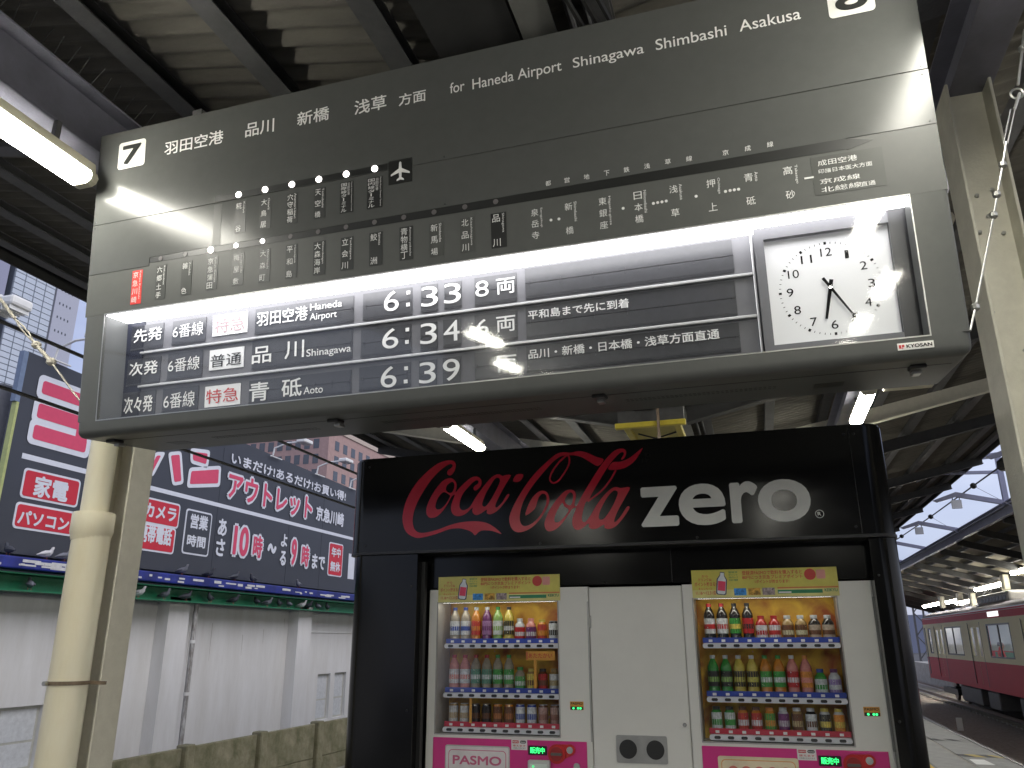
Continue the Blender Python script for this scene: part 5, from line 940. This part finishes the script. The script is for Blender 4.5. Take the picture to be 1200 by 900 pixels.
# ---------------------------------------------------------------- far buildings on the left
def window_rows(par, face, u0, u1, nu, v0, v1, nv, ww, wh, m, depth=.02):
    """face: function (u, v, w) -> local point"""
    a = MB(); a.add([face(-ww / 2, -wh / 2, 0), face(ww / 2, -wh / 2, 0), face(ww / 2, wh / 2, 0), face(-ww / 2, wh / 2, 0), face(-ww / 2, -wh / 2, depth), face(ww / 2, -wh / 2, depth), face(ww / 2, wh / 2, depth), face(-ww / 2, wh / 2, depth)], [(0, 3, 2, 1), (4, 5, 6, 7), (0, 1, 5, 4), (1, 2, 6, 5), (2, 3, 7, 6), (3, 0, 4, 7)])
    me = a.mesh('window', m)
    for i in range(nu):
        for j in range(nv):
            obj('window', me, par, loc=face(u0 + (u1 - u0) * i / max(1, nu - 1), v0 + (v1 - v0) * j / max(1, nv - 1), 0))
M_brick = mat('pink_brick', (.40, .27, .25), .85, 0, .12, 3)
M_wg = mat('dark_window_glass', (.08, .09, .11), .15)
ht = thing('brick_hotel', 'pink brick tower block with rows of dark windows beyond the billboard', 'building', (-34.8, 60, -2.5), (1, 0, 0), (0, 1, 0))
MB().box(-22, 0, 0, 22, 0, 21.8).build('wall', M_brick, ht)
MB().box(-22.1, .1, -.1, 22, 21.8, 22.4).build('parapet', mat('pale_cornice', (.5, .42, .36), .8), ht)
window_rows(ht, lambda u, v, w_: (u, -w_, v), -8.5, -1.2, 9, 15.2, 20.6, 5, .55, .85, M_wg)
window_rows(ht, lambda u, v, w_: (w_, u, v), 1.5, 16.5, 11, 15.2, 20.6, 5, .75, .85, M_wg)
sb_ = thing('dark_shop_block', 'dark blue grey building behind the left edge of the billboard', 'building', (-24, 12, -2.5), (0, 1, 0), (0, 0, 1))
MB().box(0, 8.2, 0, 9.5, -8, 0).build('wall', mat('slate_blue_wall', (.16, .17, .24), .8, 0, .08, 1), sb_)
gt = thing('glass_tower', 'tall tower with a grid of pale glass panes at the left edge of the view', 'building', (-60, 48.0, -2.5), (0, 1, 0), (0, 0, 1))
MB().box(0, 4.4, 0, 60, -14, -.1).build('tower_wall', mat('tower_mullion_grey', (.12, .14, .18), .5), gt)
pan = MB().box(.03, 1.0, .02, .48, -.1, 0).mesh('pane', patch_mat('tower_glass', [(.36, .44, .54), (.55, .60, .68), (.78, .79, .82)], .12, .3))
for i in range(4):
    for j in range(44): obj('pane', pan, gt, loc=(.06 + 1.07 * i, 17.2 + .53 * j, 0))
wt = thing('white_tower', 'pale concrete tower with small dark windows beside the glass tower', 'building', (-60, 52.5, -2.5), (0, 1, 0), (0, 0, 1))
MB().box(0, 2.6, 0, 39.2, -12, 0).build('wall', mat('pale_tower_wall', (.42, .44, .52), .8, 0, .05), wt)
window_rows(wt, lambda u, v, w_: (u, v, w_), .5, 1.7, 4, 22, 35.5, 11, .12, .22, M_wg)
gy = thing('grey_tower', 'grey lavender tower with light blue windows at the far left edge', 'building', (-60, 38, -2.5), (0, 1, 0), (0, 0, 1))
MB().box(0, 9.4, 0, 46, -12, 0).build('wall', mat('lavender_tower_wall', (.30, .31, .42), .8, 0, .05), gy)
window_rows(gy, lambda u, v, w_: (u, v, w_), 1.4, 8.3, 4, 24, 40, 5, 1.0, .9, mat('cyan_window', (.25, .5, .6), .2))
lf = thing('street_lamp', 'white ribbed street lamp head against the glass tower', 'street lamp', (-11.2, 9, -2.5), (1, 0, 0), (0, 0, 1))
MB().tube([(-1.2, 0, 0), (-1.2, 9.3, 0), (-.9, 9.5, 0), (-.25, 9.42, 0)], .05, 8).build('pole', M_white, lf, True)
MB().bev(-.28, .26, 9.16, 9.34, -.2, .2, .05, 2).build('lamp_head', M_white, lf)
for k in range(6): MB().box(-.24 + .085 * k, -.22 + .085 * k, 9.10, 9.165, -.18, .18).build('rib', M_white, lf)
# cables on the left
def cable(label, pts, r=.018):
    mb = MB(); P = []
    a, b = Vector(pts[0]), Vector(pts[1]); 
    for k in range(13): t_ = k / 12; q = a.lerp(b, t_); q.z -= .25 * (4 * t_ * (1 - t_)) * (b - a).length / 60; P.append(tuple(q))
    MB().tube(P, r, 6).build('overhead_cable', M_blk, label=label, cat='cable', group='black cables over the street')
cable('black cable crossing the glass tower toward the board', [(-6.5, -2, 4.45), (-6.5, 60, 4.60)])
cable('black cable crossing the top of the billboard and its lettering', [(-6.5, -2, 3.85), (-6.5, 60, 4.05)])
cable('black cable passing in front of the brick hotel', [(-7.4, -2, 4.86), (-7.4, 60, 5.0)], .014)

# ================================================================ RIGHT SIDE: TRAIN, OPPOSITE CANOPY
XT = 7.6
tn_ = thing('train_car', 'red and cream commuter train car standing at the opposite platform', 'train', (9.05, 0, -1.10), (1, 0, 0), (0, 1, 0))
X0t, X1t = -1.45, 1.45; zf = 1.10   # platform level above the rail head
M_tred = mat('train_red', (.55, .022, .04), .55, 0, .06, 1.2, spec=.25); M_tcr = mat('train_cream', (.85, .79, .52), .55, 0, .05, 1.2, spec=.25)
M_troof = mat('train_roof_grey', (.24, .22, .26), .6, 0, .1, 2)
ya, yb = 20.0, 45.2
wins_t = [(22.9, 26.2), (30.15, 33.1), (37.1, 40.2)]
doors_t = [(27.0, 28.85), (34.05, 35.85), (40.75, 42.55)]
wins_t2 = [(43.35, 44.1)]
holes = sorted([(a, b, .94, 2.06) for a, b in wins_t + wins_t2] + [(a, b, -.02, 2.12) for a, b in doors_t])
mbr, mbc = MB(), MB()
def strip(y0, y1, z0, z1, m_): m_.box(X0t, X0t + .05, y0, y1, z0 + zf, z1 + zf)
y = ya
for a, b, z0, z1 in holes + [(yb, yb, 0, 0)]:
    strip(y, a, -.20, .77, mbr); strip(y, a, .7705, 2.25, mbc)
    if a < yb:
        if z0 > .5: strip(a, b, -.20, .77, mbr); strip(a, b, .7705, z0, mbc)
        else: strip(a, b, -.20, z0, mbr)
        strip(a, b, z1, 2.25, mbc)
    y = b
strip(ya, yb, 2.2505, 2.56, mbr)
mbr.box(X0t, X1t, yb - .05, yb, -.2 + zf, 2.56 + zf); mbr.box(X1t - .05, X1t, ya, yb, -.2 + zf, 2.56 + zf)
mbr.build('body_red', M_tred, tn_); mbc.build('body_cream', M_tcr, tn_)
MB().box(X0t + .05, X1t - .05, ya, yb - .05, -.1 + zf, .02 + zf).build('floor', M_steel, tn_)
MB().box(X0t + .06, X1t - .06, ya, yb - .05, 2.30 + zf, 2.34 + zf).build('inner_ceiling', mat('train_interior', (.6, .6, .58), .6), tn_)
for yy in range(22, 45, 3): MB().box(-.35, -.2, yy, yy + 2.2, 2.27 + zf, 2.299 + zf).build('interior_lamp', mat('train_interior_lamp', (1, .98, .9), .4, emit=14), tn_)
MB().box(X0t + .1, X1t - .1, yb - .08, yb - .055, .03 + zf, 2.29 + zf).build('end_wall', mat('train_interior', (.6, .6, .58)), tn_)
MB().box(X0t + .07, X0t + .5, 30.2, 36.1, .35 + zf, .5 + zf).build('seat_bench', mat('seat_green', (.08, .22, .16), .8), tn_)
MB().box(X1t - .65, X1t - .06, ya + 1, yb - 1, .4 + zf, .5 + zf).box(X1t - .16, X1t - .06, ya + 1, yb - 1, .5 + zf, 1.0 + zf).build('seat_bench', mat('seat_green', (.08, .22, .16), .8), tn_)
MB().box(X1t - .06, X1t - .055, ya, yb - .1, 1.05 + zf, 2.2 + zf).build('far_windows', mat('far_window_light', (.35, .42, .42), .3), tn_)
rf_ = MB().extr([(X0t, 2.56 + zf), (X0t + .12, 2.66 + zf), (X0t + .5, 2.80 + zf), (0, 2.88 + zf), (X1t - .5, 2.80 + zf), (X1t, 2.56 + zf)], 'y', ya, yb).build('roof', M_troof, tn_)
MB().box(X0t - .012, X0t + .0, ya, yb, 2.535 + zf, 2.56 + zf).build('rain_gutter', M_galv, rf_)
for a, b in wins_t + wins_t2:
    f = MB().box(X0t - .006, X0t + .03, a, b, .94 + zf, .99 + zf).box(X0t - .006, X0t + .03, a, b, 2.01 + zf, 2.06 + zf).box(X0t - .006, X0t + .03, a, a + .08, .99 + zf, 2.01 + zf).box(X0t - .006, X0t + .03, b - .08, b, .99 + zf, 2.01 + zf)
    if b - a > 1: f.box(X0t - .006, X0t + .03, (a + b) / 2 - .05, (a + b) / 2 + .05, .99 + zf, 2.01 + zf)
    f = f.build('window_frame', M_blk, tn_)
    MB().add([(X0t + .014, a + .05, .96 + zf), (X0t + .014, b - .05, .96 + zf), (X0t + .014, b - .05, 2.03 + zf), (X0t + .014, a + .05, 2.03 + zf)], [(0, 1, 2, 3)]).build('pane', M_glass, f)
for a, b in doors_t:
    m_ = (a + b) / 2
    for c, d in ((a, m_ - .01), (m_ + .01, b)):
        dl = MB().box(X0t + .02, X0t + .05, c, d, -.02 + zf, .95 + zf).box(X0t + .02, X0t + .05, c, c + .22, .95 + zf, 2.12 + zf).box(X0t + .02, X0t + .05, d - .22, d, .95 + zf, 2.12 + zf).box(X0t + .02, X0t + .05, c + .22, d - .22, 1.98 + zf, 2.12 + zf)
        dl = dl.build('door', M_tcr, tn_)
        MB().box(X0t + .018, X0t + .0199, c + .002, d - .002, -.02 + zf, .765 + zf).build('door_red_panel', M_tred, dl)
        MB().add([(X0t + .032, c + .2, .93 + zf), (X0t + .032, d - .2, .93 + zf), (X0t + .032, d - .2, 2.0 + zf), (X0t + .032, c + .2, 2.0 + zf)], [(0, 1, 2, 3)]).build('pane', M_glass, dl)
    MB().box(X0t - .004, X0t + .019, a - .04, a, -.1 + zf, 2.16 + zf).box(X0t - .004, X0t + .019, b, b + .04, -.1 + zf, 2.16 + zf).build('door_edge', M_blk, tn_)
MB().box(X0t - .008, X0t, 31.2, 32.6, 2.30 + zf, 2.46 + zf).build('side_indicator', mat('train_sign_lit', (1, 1, .95), .4, emit=1.5), tn_)
MB().box(X0t - .004, X0t, ya, yb, 2.47 + zf, 2.485 + zf).build('white_line', M_white, tn_)
MB().box(X0t - .01, X0t - .0, 44.75, 44.95, .0 + zf, 2.1 + zf).build('end_pillar_line', M_blk, tn_)
# under-floor gear
for a, b in ((23, 26), (28, 31), (33.5, 35), (36, 39.4)): MB().bev(X0t + .12, X1t - .12, a, b, .25, .86, .04, 1).build('equipment_box', M_steel, tn_)
for yb_ in (21.8, 42.3):
    bg = MB().box(-1.2, -1.0, yb_ - 1.5, yb_ + 1.5, .35, .6).box(1.0, 1.2, yb_ - 1.5, yb_ + 1.5, .35, .6).box(-1, 1, yb_ - .15, yb_ + .15, .35, .65).build('bogie', M_blk, tn_)
    for dy in (-1.05, 1.05):
        for sx_ in (-.76, .70): MB().lathe([(.40, sx_ - .03), (.43, sx_), (.43, sx_ + .09)], (0, yb_ + dy, .43), 22, 'x').build('wheel', M_railm, bg)
for a, b, h in ((22, 26, .34), (31.8, 36.2, .36)):
    ac = MB().bev(-.9, .9, a, b, 2.80 + zf, 2.80 + zf + h, .08, 2).build('air_conditioner', mat('ac_grey', (.28, .27, .25), .6), tn_)
    for k in range(8): MB().box(-.91, -.88, a + .3 + k * .45, a + .55 + k * .45, 2.88 + zf, 3.02 + zf).build('vent', M_blk, ac)
pg = MB().tube([(-.7, 37.2, 2.86 + zf), (-.1, 38.6, 3.3 + zf), (-.1, 37.4, 3.6 + zf)], .035, 6).tube([(.7, 37.2, 2.86 + zf), (.1, 38.6, 3.3 + zf), (.1, 37.4, 3.6 + zf)], .035, 6).tube([(-.7, 40, 2.86 + zf), (-.1, 38.6, 3.3 + zf), (.7, 40, 2.86 + zf)], .035, 6).tube([(-.9, 37.4, 3.55 + zf), (-.55, 37.4, 3.63 + zf), (.55, 37.4, 3.63 + zf), (.9, 37.4, 3.55 + zf)], .03, 6)
pg.build('pantograph', M_steel, tn_)
# passenger seen through the window
ps = thing('person', 'seated passenger with dark hair and red jacket inside the train window', 'person', (8.05, 33.6, .62), (0, -1, 0), (1, 0, 0))
def skin(name, verts, edges, radii, m, par, sub=1):
    me = bpy.data.meshes.new(name); me.from_pydata(verts, edges, []); me.materials.append(m); o = obj(name, me, par)
    md = o.modifiers.new('skin', 'SKIN'); md.use_smooth_shade = True
    for i, r_ in enumerate(radii): me.skin_vertices[0].data[i].radius = (r_, r_) if not isinstance(r_, tuple) else r_
    me.skin_vertices[0].data[0].use_root = True
    s_ = o.modifiers.new('sub', 'SUBSURF'); s_.levels = s_.render_levels = sub; return o
# x: along the bench, y: towards the near side (facing), z up after the frame: use (x, y, z) with z = height
V = [(0, 0, .10), (0, .0, .32), (0, 0, .50), (0, .0, .58), (0, .03, .70), (-.17, 0, .48), (-.22, .08, .27), (-.10, .27, .18), (.17, 0, .48), (.22, .08, .27), (.10, .27, .18), (-.1, .42, .10), (-.1, .45, -.32), (.1, .42, .10), (.1, .45, -.32), (-.06, .34, .18), (.06, .34, .18)]
Ed = [(0, 1), (1, 2), (2, 3), (3, 4), (2, 5), (5, 6), (6, 7), (7, 15), (2, 8), (8, 9), (9, 10), (10, 16), (0, 11), (11, 12), (0, 13), (13, 14)]
Ra = [.15, .14, .13, .055, .095, .06, .045, .035, .06, .045, .035, .075, .05, .075, .05, .03, .03]
me = bpy.data.meshes.new('body'); me.from_pydata(V, Ed, []); me.materials.append(mat('red_jacket', (.60, .03, .03), .8)); pb = obj('body', me, ps)
md = pb.modifiers.new('skin', 'SKIN'); 
sk = me.skin_vertices[0].data if len(me.skin_vertices) else None
if sk is None:
    bm = bmesh.new(); bm.from_mesh(me); bm.verts.layers.skin.verify(); bm.to_mesh(me); bm.free(); sk = me.skin_vertices[0].data
for i, r_ in enumerate(Ra): sk[i].radius = (r_, r_)
sk[0].use_root = True
sb = pb.modifiers.new('sub', 'SUBSURF'); sb.levels = sb.render_levels = 1
MB().lathe([(.02, .60), (.062, .62), (.088, .68), (.092, .74), (.075, .80), (.03, .83)], (0, .05, 0), 14, 'z').build('head', mat('skin_tone', (.48, .28, .18), .5), ps, True)
MB().lathe([(.098, .70), (.104, .76), (.085, .825), (.03, .85)], (0, .02, 0), 14, 'z').build('hair', mat('black_hair', (.02, .015, .012), .6), ps, True)
for s_ in (-1, 1): MB().lathe([(.012, .0), (.006, .008)], (s_ * .032, .135, .715), 8, 'y').build('eye', M_blk, ps)
MB().lathe([(.014, .0), (.004, .03)], (0, .135, .69), 8, 'y').build('nose', mat('skin_tone', (.48, .28, .18)), ps)

# opposite canopy
oc = thing('opposite_canopy', 'opposite platform roof with lavender gutter beam and dark rafters above the train', 'canopy', (6.2, 0, 0), (1, 0, 0), (0, 1, 0))
M_lav = mat('lavender_steel', (.28, .29, .40), .45, 0, .1, 3)
MB().box(-.06, .06, -14, 62, 4.52, 4.80).box(-.12, .0, -14, 62, 4.801, 4.83).build('gutter_beam', M_lav, oc)
M_os = mat('opposite_slate', (.24, .22, .17), .85, 0, .25, 2, .3, 30, c2=(.16, .145, .11), stretch=(.5, 3, 1))
SO = .27
mbs = MB(); nn = 6
for k in range(25):
    pass
n = 6 * 4; vs = []; fs = []
for k in range(n + 1):
    yq = k * .25 / 4; h = .02 * math.cos(2 * math.pi * k / 4)
    for x in (.0, 4.6): vs.append((x, yq, 4.80 - SO * x + h))
    for x in (4.6, .0): vs.append((x, yq, 4.80 - SO * x + h + .01))
for k in range(n): a = 4 * k; b = a + 4; fs += [(a, a + 1, b + 1, b), (a + 3, b + 3, b + 2, a + 2)]
me = MB().add(vs, fs).mesh('roof_sheet', M_os)
me2_ = MB().add([(9.2 - x, y_, z_) for x, y_, z_ in vs], fs).mesh('roof_sheet', M_os)
yy = -14.5
while yy < 60:
    obj('roof_sheet', me, oc, loc=(0, yy, 0)); obj('roof_sheet', me2_, oc, loc=(0, yy, 0)); yy += 1.5
for x in (.75, 1.5, 2.25, 3.0, 3.75, 4.4):
    MB().box(x - .05, x + .05, -14, 61, 4.80 - SO * x - .12, 4.80 - SO * x - .03).build('purlin', M_steel, oc)
yy = -14.2
while yy < 60:
    MB().extr([(.06, 4.64), (4.6, 4.64 - SO * 4.6), (4.6, 4.36 - SO * 4.6), (.06, 4.44)], 'y', yy - .05, yy + .05).build('rafter', M_black_steel, oc); yy += 2.7
for i, yy in enumerate((24, 31.5, 39, 46.5, 54)): MB().bev(4.4, 4.65, yy - .12, yy + .12, 0, 3.4, .01, 1).build('column', M_cream, oc)
MB().box(4.5, 4.56, -14, 61, 3.25, 3.45).build('valley_beam', M_steel, oc)
MB().box(10.62, 20, -16, 70, -1.3, 0).build('opposite_platform', M_conc, kind='structure')
lpo = None
for i, (X_, y_, z_) in enumerate(((8.6, 35.9, 3.50), (8.7, 31.9, 3.79), (8.6, 42.6, 3.25), (8.6, 47.5, 3.28), (8.6, 40.4, 3.12))):
    t_ = thing('station_lamp', ['long lit lamp over the train roof, nearest the train middle', 'short lit lamp at the right edge under the opposite roof', 'lit lamp above the train end, second farthest', 'farthest lit lamp beside the black housing edge', 'lower lit lamp between cream brackets above the train end'][i], 'lamp', (X_, y_, z_), (1, 0, 0), (0, 1, 0), 'lit lamps under the opposite roof')
    L_ = (2.0, .9, 1.2, 2.2, 1.3)[i]
    MB().extr([(-.10, .05), (.10, .05), (.08, -.06), (-.08, -.06)], 'y', -L_, L_).build('diffuser', M_tube, t_)
    MB().extr([(-.07, .12), (.07, .12), (.11, .051), (-.11, .051)], 'y', -L_ - .05, L_ + .05).build('housing', M_cream, t_)
    MB().bev(-.1, .1, -L_ - .5, -L_ - .06, -.25, .3, .03, 1).build('bracket', M_cream, t_)
# portal frames between the roofs
for i, Y_ in enumerate((17.3, 22.66, 28.03, 33.5, 39)):
    t_ = thing('roof_frame', 'lavender steel gable frame spanning the gap between the roofs, %s from the camera' % ordn[i], 'steel frame', (4.8, Y_, 0), (1, 0, 0), (0, 1, 0), 'gable frames between the two roofs')
    mb = MB().extr([(-.3, 4.95), (-.2, 4.90), (.25, 5.02), (1.4, 4.74), (1.4, 4.86), (.25, 5.14)], 'y', -.05, .05); mb.build('rafter', M_lav, t_)
    MB().bev(.12, .36, -.02, .02, 4.72, 4.94, .01, 1).build('number_plate', M_bw, t_)
    MB().box(.15, .17, -.01, .01, 4.94, 5.04).box(.31, .33, -.01, .01, 4.94, 5.04).build('plate_hanger', M_steel, t_)
    if i == 1:
        MB().box(1.30, 1.42, -.06, .06, 4.83, 6.1).build('post', M_lav, t_); MB().extr([(-.4, 5.62), (1.3, 5.56), (1.3, 5.64), (-.4, 5.70)], 'y', -.03, .03).build('tie', M_lav, t_)
        MB().extr([(-.6, 5.45), (.5, 5.9), (1.3, 5.98), (1.3, 6.1), (.5, 6.02), (-.6, 5.57)], 'y', -.05, .05).build('upper_rafter', M_lav, t_)
fw = MB(); Pw = [(4.95, 45, 5.25), (5.3, 32.95, 5.232), (5.3, 27.34, 5.166), (5.3, 21.86, 5.149), (5.3, 19.4, 5.138), (5.2, 17.9, 5.1), (5.2, 8, 5.0)]
fwt = thing('overhead_wire', 'black overhead wire with round droppers above the near track', 'wire', (0, 0, 0), (1, 0, 0), (0, 1, 0))
MB().tube(Pw, .018, 6).build('wire', M_blk, fwt)
for p in Pw[1:4]: MB().lathe([(.03, -.07), (.075, -.03), (.075, .03), (.03, .07)], p, 10, 'z').build('dropper', M_blk, fwt, True)
for p in ((5.3, 27.34, 5.166), (5.3, 21.86, 5.149)): MB().tube([p, (6.0, p[1] - .3, 4.55)], .006, 4).build('dropper_wire', M_lav, fwt)
MB().tube([(6.1, 62, 4.72), (6.1, 14, 4.72)], .022, 6).build('gutter_cable', M_blk, label='black cable running along the lavender gutter beam', cat='cable')
hg = thing('hanging_insulator', 'dark ribbed insulator block hanging from the roof edge near the right column', 'insulator', (4.9, 17.6, 5.2), (1, 0, 0), (0, 1, 0))
MB().tube([(0, 0, .1), (0, 0, -.12)], .02, 6).build('hook', M_blk, hg)
MB().lathe([(.03, -.10), (.075, -.12), (.03, -.14), (.03, -.16), (.09, -.18), (.03, -.20), (.04, -.22)], (0, 0, 0), 12, 'z').build('insulator', M_blk, hg)
MB().lathe([(.05, -.22), (.15, -.30), (.16, -.44), (.12, -.48)], (0, 0, 0), 6, 'z').build('weight_block', M_blk, hg)
# far end of the station
dm = thing('lattice_mast', 'dark lattice mast standing beyond the far end of the train', 'mast', (13.6, 82, -1.3), (1, 0, 0), (0, 1, 0))
for dx in (-.4, .4): MB().box(dx - .08, dx + .08, -.08, .08, 0, 6.2).build('leg', M_steel, dm)
for k in range(6): MB().tube([(-.4 if k % 2 else .4, 0, k * 1.0 + .2), (.4 if k % 2 else -.4, 0, k * 1.0 + 1.2)], .05, 5).build('brace', M_steel, dm)
dbk = thing('distant_buildings', 'row of pale distant buildings closing the view past the train', 'building', (30, 300, -2.5), (1, 0, 0), (0, 1, 0))
for i, (a, b, h) in enumerate(((-60, -38, 10), (-36, -20, 14), (-18, 2, 9), (4, 22, 12), (24, 60, 8), (70, 110, 16))): MB().box(a, b, 0, 15, 0, h).build('block', mat('distant_block_%d' % (i % 3), [(.2, .22, .3), (.3, .3, .34), (.16, .18, .24)][i % 3], .9), dbk)
